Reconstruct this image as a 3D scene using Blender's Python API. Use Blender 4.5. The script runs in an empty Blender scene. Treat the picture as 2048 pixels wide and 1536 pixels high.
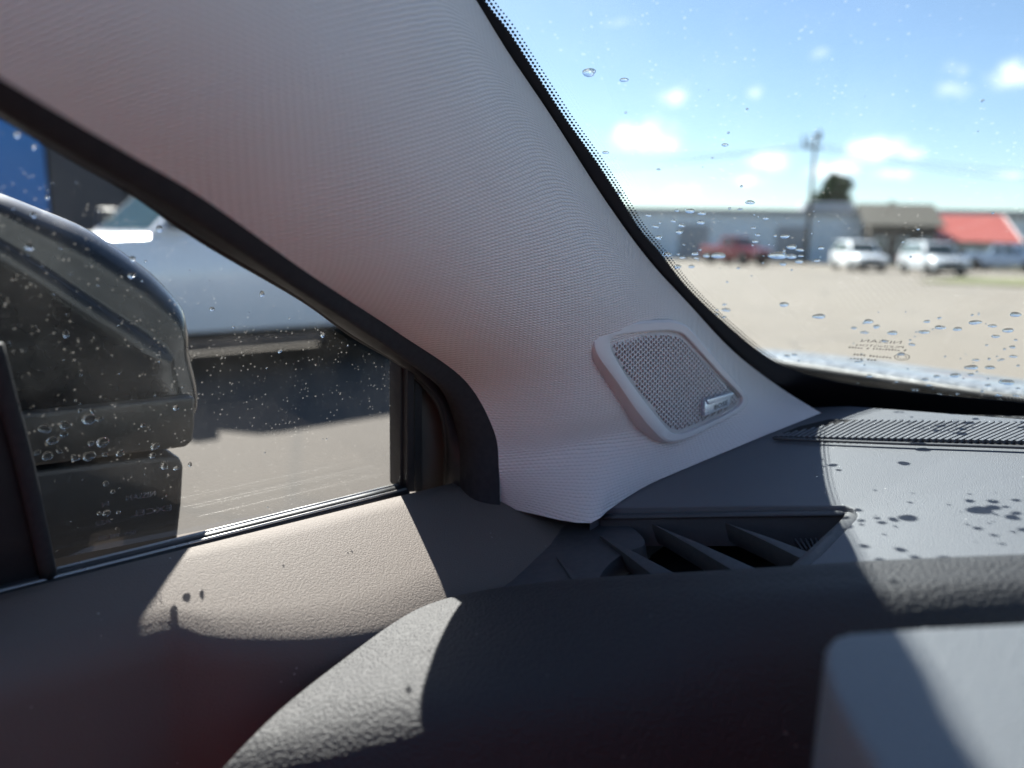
import bpy, bmesh, math, random
from mathutils import Vector, Matrix, Euler
from mathutils.bvhtree import BVHTree

random.seed(7)
SC = bpy.context.scene
COL = SC.collection
RAD = math.radians

# ------------------------------------------------------------------ camera
CAM_H = 1.35
PITCH, ROLL, LENS = 11.1, 1.5, 26.0
FPX = LENS / 36.0 * 2048.0
C = Vector((0, 0, CAM_H))
RM = Matrix.Rotation(RAD(90 - PITCH), 3, 'X') @ Matrix.Rotation(RAD(ROLL), 3, 'Z')
cd = bpy.data.cameras.new('camera')
cd.sensor_width = 36.0
cd.lens = LENS
cd.clip_start = 0.01
cd.clip_end = 6000
cd.dof.use_dof = True
cd.dof.focus_distance = 0.375
cd.dof.aperture_fstop = 5.0
cam = bpy.data.objects.new('camera', cd)
cam.matrix_world = Matrix.Translation(C) @ RM.to_4x4()
COL.objects.link(cam)
SC.camera = cam

# ------------------------------------------------------------------ sun, sky, exposure
SUN_AZ, SUN_EL = -26.0, 39.0
sd = Vector((math.sin(RAD(SUN_AZ)) * math.cos(RAD(SUN_EL)), math.cos(RAD(SUN_AZ)) * math.cos(RAD(SUN_EL)), math.sin(RAD(SUN_EL))))
sl = bpy.data.lights.new('sun', 'SUN')
sl.energy = 5.0
sl.angle = RAD(0.55)
sl.color = (1.0, 0.95, 0.87)
so = bpy.data.objects.new('sun', sl)
so.rotation_euler = sd.to_track_quat('Z', 'Y').to_euler()
so.location = (0, 0, 30)
COL.objects.link(so)

W = bpy.data.worlds.new('World')
SC.world = W
W.use_nodes = True
EXPOSURE = 2.75
SKY_STRENGTH = 0.05
SC.view_settings.view_transform = 'Standard'
SC.view_settings.look = 'None'
SC.view_settings.exposure = EXPOSURE
SC.view_settings.gamma = 1.0
SC.view_settings.use_curve_mapping = False
SC.cycles.use_denoising = True
SC.cycles.max_bounces = 8
SC.cycles.diffuse_bounces = 5
SC.cycles.glossy_bounces = 5
SC.cycles.transmission_bounces = 8
SC.cycles.transparent_max_bounces = 24
SC.cycles.caustics_reflective = False
SC.cycles.caustics_refractive = False
SC.cycles.sample_clamp_indirect = 6.0


# ------------------------------------------------------------------ viewing rays -> points in the place
def ray(px, py):
    return RM @ Vector(((px - 1024) / FPX, -(py - 768) / FPX, -1.0))


def at(px, py, d):
    return C + ray(px, py) * d


def hit(px, py, n, k):
    """where the sight line through a pixel meets the plane n.p = k"""
    r = ray(px, py)
    return C + r * ((k - n.dot(C)) / n.dot(r))


def ground(px, py, z=0.0):
    return hit(px, py, Vector((0, 0, 1)), z)


YAW = 48.0
FV = Vector((math.sin(RAD(YAW)), math.cos(RAD(YAW)), 0))      # the car's forward
LV = Vector((-math.cos(RAD(YAW)), math.sin(RAD(YAW)), 0))     # the car's left
ZV = Vector((0, 0, 1))


def car(f, l, z):
    """car coordinates: forward, left, height relative to the camera"""
    return C + FV * f + LV * l + ZV * z


# ------------------------------------------------------------------ sky nodes
nt = W.node_tree
nt.nodes.clear()


def wn(t, **kw):
    n = nt.nodes.new(t)
    for k, v in kw.items():
        setattr(n, k, v)
    return n


def wm(op, a, b=None, c=None):
    n = wn('ShaderNodeMath', operation=op)
    for i, v in enumerate((a, b, c)):
        if v is None:
            continue
        if isinstance(v, (int, float)):
            n.inputs[i].default_value = v
        else:
            nt.links.new(v, n.inputs[i])
    return n.outputs[0]


sky = wn('ShaderNodeTexSky')
sky.sky_type = 'NISHITA'
sky.sun_disc = False
sky.sun_elevation = RAD(SUN_EL)
sky.sun_rotation = RAD(SUN_AZ)
sky.altitude = 50
sky.air_density = 0.9
sky.dust_density = 0.3
sky.ozone_density = 1.6
tc = wn('ShaderNodeTexCoord')
nz = wn('ShaderNodeTexNoise')
nz.inputs['Scale'].default_value = 34.0
nz.inputs['Detail'].default_value = 7.0
nz.inputs['Roughness'].default_value = 0.6
nt.links.new(tc.outputs['Generated'], nz.inputs['Vector'])
CLOUDS = [(1285, 272, 68, 30, 1.0), (1325, 285, 45, 22, .8), (1545, 322, 42, 22, .85), (1750, 298, 52, 22, .95),
          (1805, 310, 40, 14, .7), (1668, 340, 46, 20, .9), (1350, 192, 38, 20, .6), (1910, 178, 34, 18, .5),
          (1920, 140, 28, 14, .4), (2030, 148, 40, 22, .7), (1785, 348, 40, 12, .6), (1500, 362, 40, 14, .6),
          (1370, 385, 40, 20, .4), (1508, 185, 22, 14, .35), (1640, 105, 22, 12, .35), (2030, 350, 30, 8, .4)]
blob = None
for (px, py, sx, sy, st) in CLOUDS:
    d = ray(px, py).normalized()
    right = Vector((d.y, -d.x, 0)).normalized()
    up = right.cross(d)
    va = wn('ShaderNodeVectorMath', operation='DOT_PRODUCT')
    vb = wn('ShaderNodeVectorMath', operation='DOT_PRODUCT')
    vd = wn('ShaderNodeVectorMath', operation='DOT_PRODUCT')
    for v, ax in ((va, right * (FPX / sx / .82)), (vb, up * (FPX / sy / .82)), (vd, d)):
        nt.links.new(tc.outputs['Generated'], v.inputs[0])
        v.inputs[1].default_value = ax
    r2 = wm('ADD', wm('POWER', va.outputs['Value'], 2.0), wm('POWER', vb.outputs['Value'], 2.0))
    g = wm('MULTIPLY', wm('EXPONENT', wm('MULTIPLY', r2, -0.9)), st)
    g = wm('MULTIPLY', g, wm('GREATER_THAN', vd.outputs['Value'], 0.5))
    blob = g if blob is None else wm('MAXIMUM', blob, g)
# the same fair-weather clouds go on all round the sky
n2 = wn('ShaderNodeTexNoise')
n2.inputs['Scale'].default_value = 5.0
n2.inputs['Detail'].default_value = 6.0
mp = wn('ShaderNodeMapping')
mp.inputs['Scale'].default_value = (1, 1, 2.6)
nt.links.new(tc.outputs['Generated'], mp.inputs['Vector'])
nt.links.new(mp.outputs['Vector'], n2.inputs['Vector'])
wide = wm('MULTIPLY', wm('SUBTRACT', n2.outputs['Fac'], 0.68), 5.0)
wide = wm('MINIMUM', wm('MAXIMUM', wide, 0.0), 0.8)
dens = wm('ADD', blob, wm('MULTIPLY', wm('SUBTRACT', nz.outputs['Fac'], 0.5), wm('MULTIPLY', wm('POWER', blob, .5), 2.6)))
ss = wn('ShaderNodeMapRange', interpolation_type='SMOOTHSTEP')
ss.inputs['From Min'].default_value = 0.05
ss.inputs['From Max'].default_value = 1.15
nt.links.new(dens, ss.inputs['Value'])
cover = wm('MAXIMUM', ss.outputs['Result'], wide)
mx = wn('ShaderNodeMix', data_type='RGBA')
nt.links.new(cover, mx.inputs['Factor'])
nt.links.new(sky.outputs['Color'], mx.inputs['A'])
mx.inputs['B'].default_value = (12, 11.8, 11.6, 1)
bg = wn('ShaderNodeBackground')
bg.inputs['Strength'].default_value = SKY_STRENGTH
nt.links.new(mx.outputs['Result'], bg.inputs['Color'])
wo = wn('ShaderNodeOutputWorld')
nt.links.new(bg.outputs['Background'], wo.inputs['Surface'])


# ------------------------------------------------------------------ materials
class NT:
    def __init__(self, name):
        self.m = bpy.data.materials.new(name)
        self.m.use_nodes = True
        self.t = self.m.node_tree
        self.t.nodes.clear()
        self.out = self.n('ShaderNodeOutputMaterial')

    def n(self, t, **kw):
        x = self.t.nodes.new(t)
        for k, v in kw.items():
            setattr(x, k, v)
        return x

    def set(self, sock, v):
        if isinstance(v, (int, float)):
            sock.default_value = v
        elif isinstance(v, (tuple, list, Vector)):
            v = tuple(v)
            sock.default_value = v + (1,) if len(v) == 3 and sock.type == 'RGBA' else v
        else:
            self.t.links.new(v, sock)

    def math(self, op, *a):
        x = self.n('ShaderNodeMath', operation=op)
        for i, v in enumerate(a):
            self.set(x.inputs[i], v)
        return x.outputs[0]

    def coord(self, which='Object', scale=None):
        c = self.n('ShaderNodeTexCoord').outputs[which]
        if scale is None:
            return c
        m = self.n('ShaderNodeMapping')
        m.inputs['Scale'].default_value = scale if isinstance(scale, (tuple, list)) else (scale,) * 3
        self.t.links.new(c, m.inputs['Vector'])
        return m.outputs['Vector']

    def noise(self, scale, detail=3, rough=.55, co=None):
        x = self.n('ShaderNodeTexNoise')
        x.inputs['Scale'].default_value = scale
        x.inputs['Detail'].default_value = detail
        x.inputs['Roughness'].default_value = rough
        self.set(x.inputs['Vector'], co if co is not None else self.coord())
        return x.outputs['Fac']

    def voro(self, scale, feature='F1', co=None, rnd=1.0):
        x = self.n('ShaderNodeTexVoronoi', feature=feature)
        x.inputs['Scale'].default_value = scale
        x.inputs['Randomness'].default_value = rnd
        self.set(x.inputs['Vector'], co if co is not None else self.coord())
        return x.outputs['Distance']

    def rng(self, v, a, b, c=0., d=1., smooth=True):
        x = self.n('ShaderNodeMapRange')
        if smooth:
            x.interpolation_type = 'SMOOTHSTEP'
        for k, q in zip(('Value', 'From Min', 'From Max', 'To Min', 'To Max'), (v, a, b, c, d)):
            self.set(x.inputs[k], q)
        return x.outputs['Result']

    def mix(self, f, a, b):
        x = self.n('ShaderNodeMix', data_type='RGBA')
        self.set(x.inputs['Factor'], f)
        self.set(x.inputs['A'], a)
        self.set(x.inputs['B'], b)
        return x.outputs['Result']

    def bump(self, h, dist, strength=1.0, normal=None):
        x = self.n('ShaderNodeBump')
        x.inputs['Strength'].default_value = strength
        x.inputs['Distance'].default_value = dist
        self.set(x.inputs['Height'], h)
        if normal is not None:
            self.set(x.inputs['Normal'], normal)
        return x.outputs['Normal']

    def pbr(self, col, rough=.5, normal=None, metal=0., coat=0., spec=.5, sheen=0., coat_rough=.05):
        p = self.n('ShaderNodeBsdfPrincipled')
        self.set(p.inputs['Base Color'], col)
        self.set(p.inputs['Roughness'], rough)
        self.set(p.inputs['Metallic'], metal)
        self.set(p.inputs['Coat Weight'], coat)
        self.set(p.inputs['Coat Roughness'], coat_rough)
        self.set(p.inputs['Specular IOR Level'], spec)
        self.set(p.inputs['Sheen Weight'], sheen)
        if normal is not None:
            self.set(p.inputs['Normal'], normal)
        self.t.links.new(p.outputs['BSDF'], self.out.inputs['Surface'])
        return self.m


def plain(name, col, rough=.5, **kw):
    """painted / moulded surface with a little mottling in colour and gloss"""
    x = NT(name)
    sc = kw.pop('scale', 40.0)
    var = kw.pop('var', .12)
    bd = kw.pop('bump', 0)
    f = x.noise(sc, 4)
    c2 = tuple(max(0, c * (1 - var)) for c in col)
    c1 = tuple(min(1, c * (1 + var)) for c in col)
    nrm = x.bump(x.noise(sc * 6, 3), bd) if bd else None
    return x.pbr(x.mix(f, c2, c1), x.rng(x.noise(sc * .7, 3), .3, .7, max(0, rough - .06), min(1, rough + .06)), nrm, **kw)


def leather(name, col, cell, depth, rough=.55, stretch=(1, 1, 1), dust=.0, spec=.35):
    """moulded leather grain: raised cells with creases between them"""
    x = NT(name)
    co = x.coord('Object', stretch)
    warp = x.n('ShaderNodeTexNoise')
    warp.inputs['Scale'].default_value = .6 / cell
    warp.inputs['Detail'].default_value = 2
    x.set(warp.inputs['Vector'], co)
    add = x.n('ShaderNodeVectorMath', operation='MULTIPLY_ADD')
    x.set(add.inputs[0], warp.outputs['Color'])
    add.inputs[1].default_value = (cell * 1.1,) * 3
    x.set(add.inputs[2], co)
    cw = add.outputs['Vector']
    v1 = x.voro(1.0 / cell, 'F1', cw)
    v2 = x.voro(2.3 / cell, 'F1', cw)
    h = x.math('SUBTRACT', 1.0, x.math('ADD', x.rng(v1, .28, .78), x.math('MULTIPLY', v2, .2)))
    h = x.math('ADD', h, x.math('MULTIPLY', x.noise(5.0 / cell, 2, .5, cw), .15))
    nrm = x.bump(h, depth)
    big = x.noise(14, 4)
    base = x.mix(big, tuple(c * .92 for c in col), tuple(c * 1.08 for c in col))
    if dust:
        sp = x.voro(260, 'F1')
        fl = x.noise(90, 2)
        k = x.math('MULTIPLY', x.rng(sp, .10, .16, 1, 0), x.rng(fl, .62, .7))
        base = x.mix(x.math('MULTIPLY', k, dust), base, (.55, .53, .5))
    return x.pbr(base, rough, nrm, spec=spec)


def glass(name, tint, dirt=.0, speck=0.0, scale=1.0):
    x = NT(name)
    lw = x.n('ShaderNodeLayerWeight')
    lw.inputs['Blend'].default_value = .5
    f = x.math('ADD', .03, x.math('MULTIPLY', x.math('POWER', lw.outputs['Facing'], 5.0), .7))
    tr = x.n('ShaderNodeBsdfTransparent')
    tr.inputs['Color'].default_value = tint + (1,)
    gl = x.n('ShaderNodeBsdfGlossy')
    gl.inputs['Roughness'].default_value = .0
    m = x.n('ShaderNodeMixShader')
    x.set(m.inputs[0], f)
    x.t.links.new(tr.outputs[0], m.inputs[1])
    x.t.links.new(gl.outputs[0], m.inputs[2])
    last = m.outputs[0]
    if dirt or speck:
        # dried water marks and road dust lying on the glass
        sp = x.voro(420 * scale, 'F1')
        gate = x.noise(150 * scale, 2)
        k = x.math('MULTIPLY', x.rng(sp, .12, .24, 1, 0), x.rng(gate, .5, .62))
        k = x.math('MULTIPLY', k, speck)
        film = x.math('MULTIPLY', x.rng(x.noise(26, 5, .65), .35, .8), dirt)
        k = x.math('MINIMUM', x.math('ADD', k, film), .9)
        df = x.n('ShaderNodeBsdfDiffuse')
        df.inputs['Color'].default_value = (.75, .73, .7, 1)
        tl = x.n('ShaderNodeBsdfTranslucent')
        tl.inputs['Color'].default_value = (.75, .73, .7, 1)
        mm = x.n('ShaderNodeMixShader')
        mm.inputs[0].default_value = .6
        x.t.links.new(df.outputs[0], mm.inputs[1])
        x.t.links.new(tl.outputs[0], mm.inputs[2])
        m2 = x.n('ShaderNodeMixShader')
        x.set(m2.inputs[0], k)
        x.t.links.new(last, m2.inputs[1])
        x.t.links.new(mm.outputs[0], m2.inputs[2])
        last = m2.outputs[0]
    x.t.links.new(last, x.out.inputs['Surface'])
    return x.m


def weave():
    x = NT('pillar_fabric')
    uv = x.n('ShaderNodeSeparateXYZ')
    x.set(uv.inputs[0], x.n('ShaderNodeTexCoord').outputs['UV'])
    u, v = uv.outputs['X'], uv.outputs['Y']
    ROW, TICK = .0021, .0017
    row = x.math('ADD', x.math('DIVIDE', v, ROW), x.math('MULTIPLY', x.noise(140, 2), .5))
    fl = x.math('FLOOR', row)
    fr = x.math('SUBTRACT', row, fl)
    par = x.math('MULTIPLY', x.math('MODULO', fl, 2.0), .5)
    col = x.math('ADD', x.math('ADD', x.math('DIVIDE', u, TICK), par), x.math('MULTIPLY', fr, .45))
    a = x.math('SINE', x.math('MULTIPLY', fr, math.pi))
    b = x.math('ADD', .5, x.math('MULTIPLY', x.math('SINE', x.math('MULTIPLY', col, 2 * math.pi)), .5))
    h = x.math('MULTIPLY', x.math('POWER', a, .6), x.math('ADD', .66, x.math('MULTIPLY', b, .34)))
    nrm = x.bump(h, .00055)
    f = x.noise(30, 4)
    c = x.mix(f, (.70, .635, .60), (.76, .69, .655))
    # colour turns darker in the low gaps between the knit rows
    c = x.mix(x.rng(h, .0, .45, .6, 0), c, (.22, .20, .19))
    return x.pbr(c, .8, nrm, sheen=.5, spec=.3)


M = {}
M['fabric'] = weave()
M['bezel'] = plain('speaker_bezel_plastic', (.60, .565, .55), .42, scale=60, var=.05, bump=.00004, spec=.4)
M['grille'] = plain('speaker_grille_metal', (.54, .51, .495), .4, scale=80, var=.05, spec=.4)
M['cup'] = plain('speaker_cup', (.012, .012, .014), .8)
M['chrome'] = plain('badge_chrome', (.62, .66, .72), .3, metal=.55, var=.04)
M['ink'] = plain('print_black', (.01, .01, .012), .5)
M['etch'] = plain('print_grey', (.22, .23, .25), .6)
def sheer(name, col, fac):
    x = NT(name)
    tr_ = x.n('ShaderNodeBsdfTransparent')
    df_ = x.n('ShaderNodeBsdfDiffuse')
    df_.inputs['Color'].default_value = col + (1,)
    ms_ = x.n('ShaderNodeMixShader')
    ms_.inputs[0].default_value = fac
    x.t.links.new(tr_.outputs[0], ms_.inputs[1])
    x.t.links.new(df_.outputs[0], ms_.inputs[2])
    x.t.links.new(ms_.outputs[0], x.out.inputs['Surface'])
    return x.m


M['etch'] = sheer('print_etched', (.34, .35, .37), .42)
M['inkglass'] = sheer('print_screened', (.02, .02, .02), .75)
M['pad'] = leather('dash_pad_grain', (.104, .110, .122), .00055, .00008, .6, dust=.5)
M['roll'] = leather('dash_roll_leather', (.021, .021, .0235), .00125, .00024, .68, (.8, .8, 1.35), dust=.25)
M['door'] = leather('door_top_leather', (.122, .103, .091), .00072, .00011, .74, (.75, 1.0, 1.3), dust=.35, spec=.25)
M['hoodpad'] = leather('instrument_hood_grain', (.115, .120, .128), .0010, .00016, .5, dust=.2)
M['ventplastic'] = plain('vent_plastic', (.044, .047, .054), .6, scale=300, var=.1, bump=.00008)
M['darkplastic'] = plain('dark_plastic', (.022, .023, .027), .5, scale=120)
M['void'] = plain('recess_dark', (.004, .004, .005), .9)  # darkness of open recesses put into a near-black colour
M['rubber'] = plain('seal_rubber', (.016, .016, .018), .55, scale=160, bump=.00005)
M['felt'] = plain('seal_flock', (.015, .015, .018), .85, scale=400, bump=.0001)
M['frit'] = plain('frit_ceramic', (.006, .006, .008), .45)
M['quarter'] = plain('quarter_trim_gloss', (.10, .085, .075), .18, scale=20)
M['windshield'] = glass('windshield_glass', (.665, .695, .705), .008, .06, .6)
M['window'] = glass('side_window_glass', (.77, .785, .79), .004, .06, 1.0)
M['pane'] = plain('vehicle_glass', (.055, .085, .080), .07, spec=.5)
M['piano'] = plain('mirror_gloss_black', (.010, .011, .014), .28, coat=.1, scale=60)
M['satin'] = plain('mirror_satin_black', (.060, .058, .056), .42, scale=60)
M['mirror'] = plain('mirror_silver', (.85, .87, .88), .03, metal=1.0, var=.02)
M['hoodpaint'] = plain('own_hood_paint', (.20, .21, .22), .5, metal=.1, coat=.4, scale=14, var=.35, bump=.004)
M['cowl'] = plain('cowl_plastic', (.02, .022, .025), .6, scale=90)
M['headliner'] = plain('headliner_cloth', (.48, .44, .43), .95, scale=120)
M['carpet'] = plain('carpet', (.012, .012, .014), .95, scale=120)
M['seat'] = leather('seat_bounce_red', (.36, .036, .038), .003, .0004, .6)  # red chosen to bounce a red tint onto the pillar
M['belt_dark'] = plain('belt_seal', (.014, .015, .017), .5, scale=120)
M['belt_bright'] = plain('belt_strip', (.36, .35, .34), .3, scale=60, metal=.5)


# ------------------------------------------------------------------ mesh helpers
def world_of(o):
    """where a not-yet-evaluated object's frame sits (translations only)"""
    v = Vector((0, 0, 0))
    while o is not None:
        v += o.location
        o = o.parent
    return v


def link(name, me, mat, parent=None, local=False, label=None, kind=None):
    o = bpy.data.objects.new(name, me)
    if mat is not None and len(me.materials) == 0:
        me.materials.append(mat)
    COL.objects.link(o)
    if parent is not None:
        o.parent = parent
        if not local:
            o.location = -world_of(parent)
    if label:
        o['label'] = label
    if kind:
        o['kind'] = kind
    return o


def mesh(name, verts, faces, smooth=True, recalc=True):
    me = bpy.data.meshes.new(name)
    bm = bmesh.new()
    vs = [bm.verts.new(v) for v in verts]
    for f in faces:
        try:
            bm.faces.new([vs[i] for i in f])
        except ValueError:
            pass
    if recalc:
        bmesh.ops.recalc_face_normals(bm, faces=bm.faces)
    bm.to_mesh(me)
    bm.free()
    if smooth:
        for p in me.polygons:
            p.use_smooth = True
    return me


def crisp(me, ang):
    me.set_sharp_from_angle(angle=RAD(ang))
    return me


def thing(name, label, cat, loc, rotz=0.0, group=None):
    o = bpy.data.objects.new(name, None)
    COL.objects.link(o)
    o.location = loc
    o.rotation_euler = (0, 0, rotz)
    o['label'] = label
    o['category'] = cat
    if group:
        o['group'] = group
    return o


def tag(o, label, cat, group=None):
    o['label'] = label
    o['category'] = cat
    if group:
        o['group'] = group
    return o


def cr(p, t):
    """Catmull-Rom through a list of Vectors, t in [0, len-1]"""
    n = len(p)
    i = min(int(t), n - 2)
    f = t - i
    p1, p2 = p[i], p[i + 1]
    p0 = p[i - 1] if i > 0 else p1 * 2 - p2
    p3 = p[i + 2] if i + 2 < n else p2 * 2 - p1
    return 0.5 * ((2 * p1) + (p2 - p0) * f + (2 * p0 - 5 * p1 + 4 * p2 - p3) * f * f + (3 * p1 - p0 - 3 * p2 + p3) * f ** 3)


def curve(p, n):
    return [cr(p, (len(p) - 1) * i / (n - 1)) for i in range(n)]


def grid_faces(nr, nc, closed=False):
    f = []
    for i in range(nr - 1):
        for j in range(nc - (0 if closed else 1)):
            k = (j + 1) % nc
            f.append((i * nc + j, i * nc + k, (i + 1) * nc + k, (i + 1) * nc + j))
    return f


def loft(rows, nr, nc):
    """smooth surface through rows of control points"""
    a = [curve(r, nc) for r in rows]
    cols = [curve([a[i][j] for i in range(len(a))], nr) for j in range(nc)]
    verts = [cols[j][i] for i in range(nr) for j in range(nc)]
    return verts, grid_faces(nr, nc)


def solid(me, th, off=-1):
    """give a sheet its thickness"""
    bm = bmesh.new()
    bm.from_mesh(me)
    bmesh.ops.solidify(bm, geom=bm.faces[:], thickness=th)
    bm.to_mesh(me)
    bm.free()
    return me


def prism(name, top, down, bevel=0.0, seg=2, smooth=True):
    """a flat outline (list of Vectors) extruded along a vector, edges rounded"""
    n = len(top)
    vs = list(top) + [p + down for p in top]
    fs = [tuple(range(n)), tuple(range(2 * n - 1, n - 1, -1))] + [(i, (i + 1) % n, n + (i + 1) % n, n + i) for i in range(n)]
    me = bpy.data.meshes.new(name)
    bm = bmesh.new()
    bv = [bm.verts.new(v) for v in vs]
    for f in fs:
        bm.faces.new([bv[i] for i in f])
    bmesh.ops.recalc_face_normals(bm, faces=bm.faces)
    if bevel:
        bmesh.ops.bevel(bm, geom=bm.edges[:], offset=bevel, segments=seg, affect='EDGES', profile=.6, clamp_overlap=True)
    bmesh.ops.triangulate(bm, faces=[f for f in bm.faces if len(f.verts) > 4])
    bm.to_mesh(me)
    bm.free()
    if smooth:
        for p in me.polygons:
            p.use_smooth = True
        me.set_sharp_from_angle(angle=RAD(40))
    return me


def tube(name, path, ra, rb=None, up=ZV, seg=10, taper=None):
    """rounded bar along a path, half-widths ra (side) and rb (up)"""
    rb = rb or ra
    vs, n = [], len(path)
    for i, p in enumerate(path):
        d = (path[min(i + 1, n - 1)] - path[max(i - 1, 0)]).normalized()
        s = d.cross(up).normalized()
        u = s.cross(d)
        k = taper[i] if taper else 1
        for j in range(seg):
            a = 2 * math.pi * j / seg
            vs.append(p + s * (math.cos(a) * ra * k) + u * (math.sin(a) * rb * k))
    fs = grid_faces(n, seg, True)
    fs += [tuple(range(seg)), tuple(range((n - 1) * seg, n * seg))]
    return mesh(name, vs, fs)


def box(name, p0, p1, bevel=0.0):
    x0, y0, z0 = p0
    x1, y1, z1 = p1
    return prism(name, [Vector((x0, y0, z1)), Vector((x1, y0, z1)), Vector((x1, y1, z1)), Vector((x0, y1, z1))], Vector((0, 0, z0 - z1)), bevel)


def plank(name, a, b, side, up, w, h, bevel=0.0):
    """box from a to b, w wide along side, h thick along up"""
    top = [a - side * w / 2, b - side * w / 2, b + side * w / 2, a + side * w / 2]
    return prism(name, top, -up * h, bevel)


def text_mesh(name, body, org, ex, ey, size):
    """lettering as a thin mesh; ex = reading direction, ey = up"""
    fc = bpy.data.curves.new(name, 'FONT')
    fc.body = body
    fc.size = 1.0
    fc.extrude = .01
    fc.resolution_u = 2
    to = bpy.data.objects.new(name + '_tmp', fc)
    COL.objects.link(to)
    dg = bpy.context.evaluated_depsgraph_get()
    me = bpy.data.meshes.new_from_object(to.evaluated_get(dg))
    bpy.data.objects.remove(to)
    n = ex.cross(ey).normalized()
    for v in me.vertices:
        c = v.co
        v.co = org + ex * (c.x * size) + ey * (c.y * size) + n * (c.z * size)
    me.name = name
    return me


# ================================================================== THE PLACE OUTSIDE
# ---- ground
x = NT('lot_asphalt')
big = x.noise(.16, 6, .6)
fine = x.noise(9, 4, .7)
crk = x.voro(.22, 'DISTANCE_TO_EDGE')
c = x.mix(big, (.200, .172, .142), (.25, .218, .182))
c = x.mix(x.math('MULTIPLY', fine, .5), c, (.135, .12, .105))
c = x.mix(x.rng(crk, .0, .012, .5, 0), c, (.09, .085, .08))
c = x.mix(x.rng(x.noise(.09, 5, .6), .54, .66, 0, .35), c, (.12, .108, .095))
M['asphalt'] = x.pbr(c, .9, x.bump(fine, .012), spec=.2)
x = NT('verge_grass')
c = x.mix(x.noise(1.2, 5, .7), (.10, .12, .045), (.20, .18, .09))
M['grass'] = x.pbr(c, .95, x.bump(x.noise(30, 3), .03))


def poly_ground(name, pts, z, mat, kind='structure'):
    me = mesh(name, [Vector((p[0], p[1], z)) for p in pts], [tuple(range(len(pts)))], False)
    o = link(name, me, mat)
    o['kind'] = kind
    return o


poly_ground('ground', [(-3000, -3000), (3000, -3000), (3000, 3000), (-3000, 3000)], 0.0, M['asphalt'])

x = NT('bay_asphalt')
big = x.noise(.5, 6, .65)
fine = x.noise(26, 4, .7)
c = x.mix(big, (.043, .036, .030), (.066, .056, .046))
c = x.mix(x.rng(x.noise(1.6, 5, .7), .56, .72, 0, .5), c, (.055, .05, .045))
c = x.mix(x.math('MULTIPLY', fine, .5), c, (.07, .062, .055))
crk = x.voro(.45, 'DISTANCE_TO_EDGE')
c = x.mix(x.rng(crk, .0, .02, .5, 0), c, (.04, .037, .034))
M['bay'] = x.pbr(c, .9, x.bump(fine, .008), spec=.2)
_b = [car(-9, -3, 0), car(6.2, -3, 0), car(6.2, 13, 0), car(-9, 13, 0)]
poly_ground('parking_bay', [(p_.x, p_.y) for p_ in _b], .005, M['bay'])

# verge along the far side of the lot: a kerb and grass behind it
va, vb = ground(1250, 517), ground(2048, 542)
vdir = (vb - va).normalized()
vnor = Vector((-vdir.y, vdir.x, 0))
if vnor.y < 0:
    vnor = -vnor
A0, B0 = va - vdir * 45, vb + vdir * 25
poly_ground('grass_verge', [A0 + vnor * .25, B0 + vnor * .25, B0 + vnor * 2.2, A0 + vnor * 2.2], .09, M['grass'])
poly_ground('grass_lawn', [A0 + vnor * 8, B0 + vnor * 8, B0 + vnor * 60, A0 + vnor * 60], .012, M['grass'])
M['kerb'] = plain('kerb_concrete', (.42, .36, .22), .85, scale=3, var=.2)
me = plank('kerb', A0 + vnor * .12 + ZV * .12, B0 + vnor * .12 + ZV * .12, vnor, ZV, .24, .12, .015)
link('kerb', me, M['kerb'])['kind'] = 'structure'

isl = [ground(1830, 566), ground(1930, 557), ground(2300, 560), ground(2300, 590), ground(2040, 574)]
poly_ground('grass_island', isl, .05, M['grass'])

# ---- buildings
VX, VY = vdir, vnor


def bld(o, x0, x1, y0, y1, z0, z1):
    """box in the verge frame (x along the verge, y away from the lot)"""
    P = lambda a, b, c_: Vector((o.x, o.y, 0)) + VX * a + VY * b + ZV * c_
    top = [P(x0, y0, z1), P(x1, y0, z1), P(x1, y1, z1), P(x0, y1, z1)]
    return top, ZV * (z0 - z1)


x = NT('warehouse_siding')
wv = x.n('ShaderNodeTexWave', wave_type='BANDS', bands_direction='X')
wv.inputs['Scale'].default_value = .9
x.set(wv.inputs['Vector'], x.coord())
c = x.mix(x.noise(.4, 4), (.60, .68, .76), (.68, .76, .83))
M['siding'] = x.pbr(c, .55, x.bump(wv.outputs['Fac'], .03))
M['trim_grey'] = plain('roof_trim_grey', (.33, .34, .36), .5, scale=2)
M['brown_siding'] = plain('brown_siding', (.10, .085, .07), .8, scale=2, var=.3)
M['brown_roof'] = plain('brown_shingle', (.10, .088, .07), .9, scale=6, var=.3)
M['red_roof'] = plain('red_metal_roof', (.50, .13, .10), .5, scale=1.5, var=.12)
M['cream'] = plain('cream_wall', (.46, .52, .46), .8, scale=1.5)
M['white'] = plain('white_trim', (.75, .75, .74), .6, scale=3, var=.05)
M['dark_wood'] = plain('dark_post', (.07, .045, .035), .8, scale=5)
M['blue_wall'] = plain('blue_wall_paint', (.018, .13, .36), .55, scale=.8, var=.15)
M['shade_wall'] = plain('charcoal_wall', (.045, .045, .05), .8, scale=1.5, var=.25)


def along(px, py_any, dist_back):
    """point on the line dist_back behind the kerb, seen at image column px"""
    k = vnor.dot(va) + dist_back
    p = hit(px, py_any, vnor, k)
    return Vector((p.x, p.y, 0)), p.z


def span(px0, px1, back):
    a, _ = along(px0, 500, back)
    b, _ = along(px1, 500, back)
    return a, b


def top_z(px, py, back):
    return along(px, py, back)[1]


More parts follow.
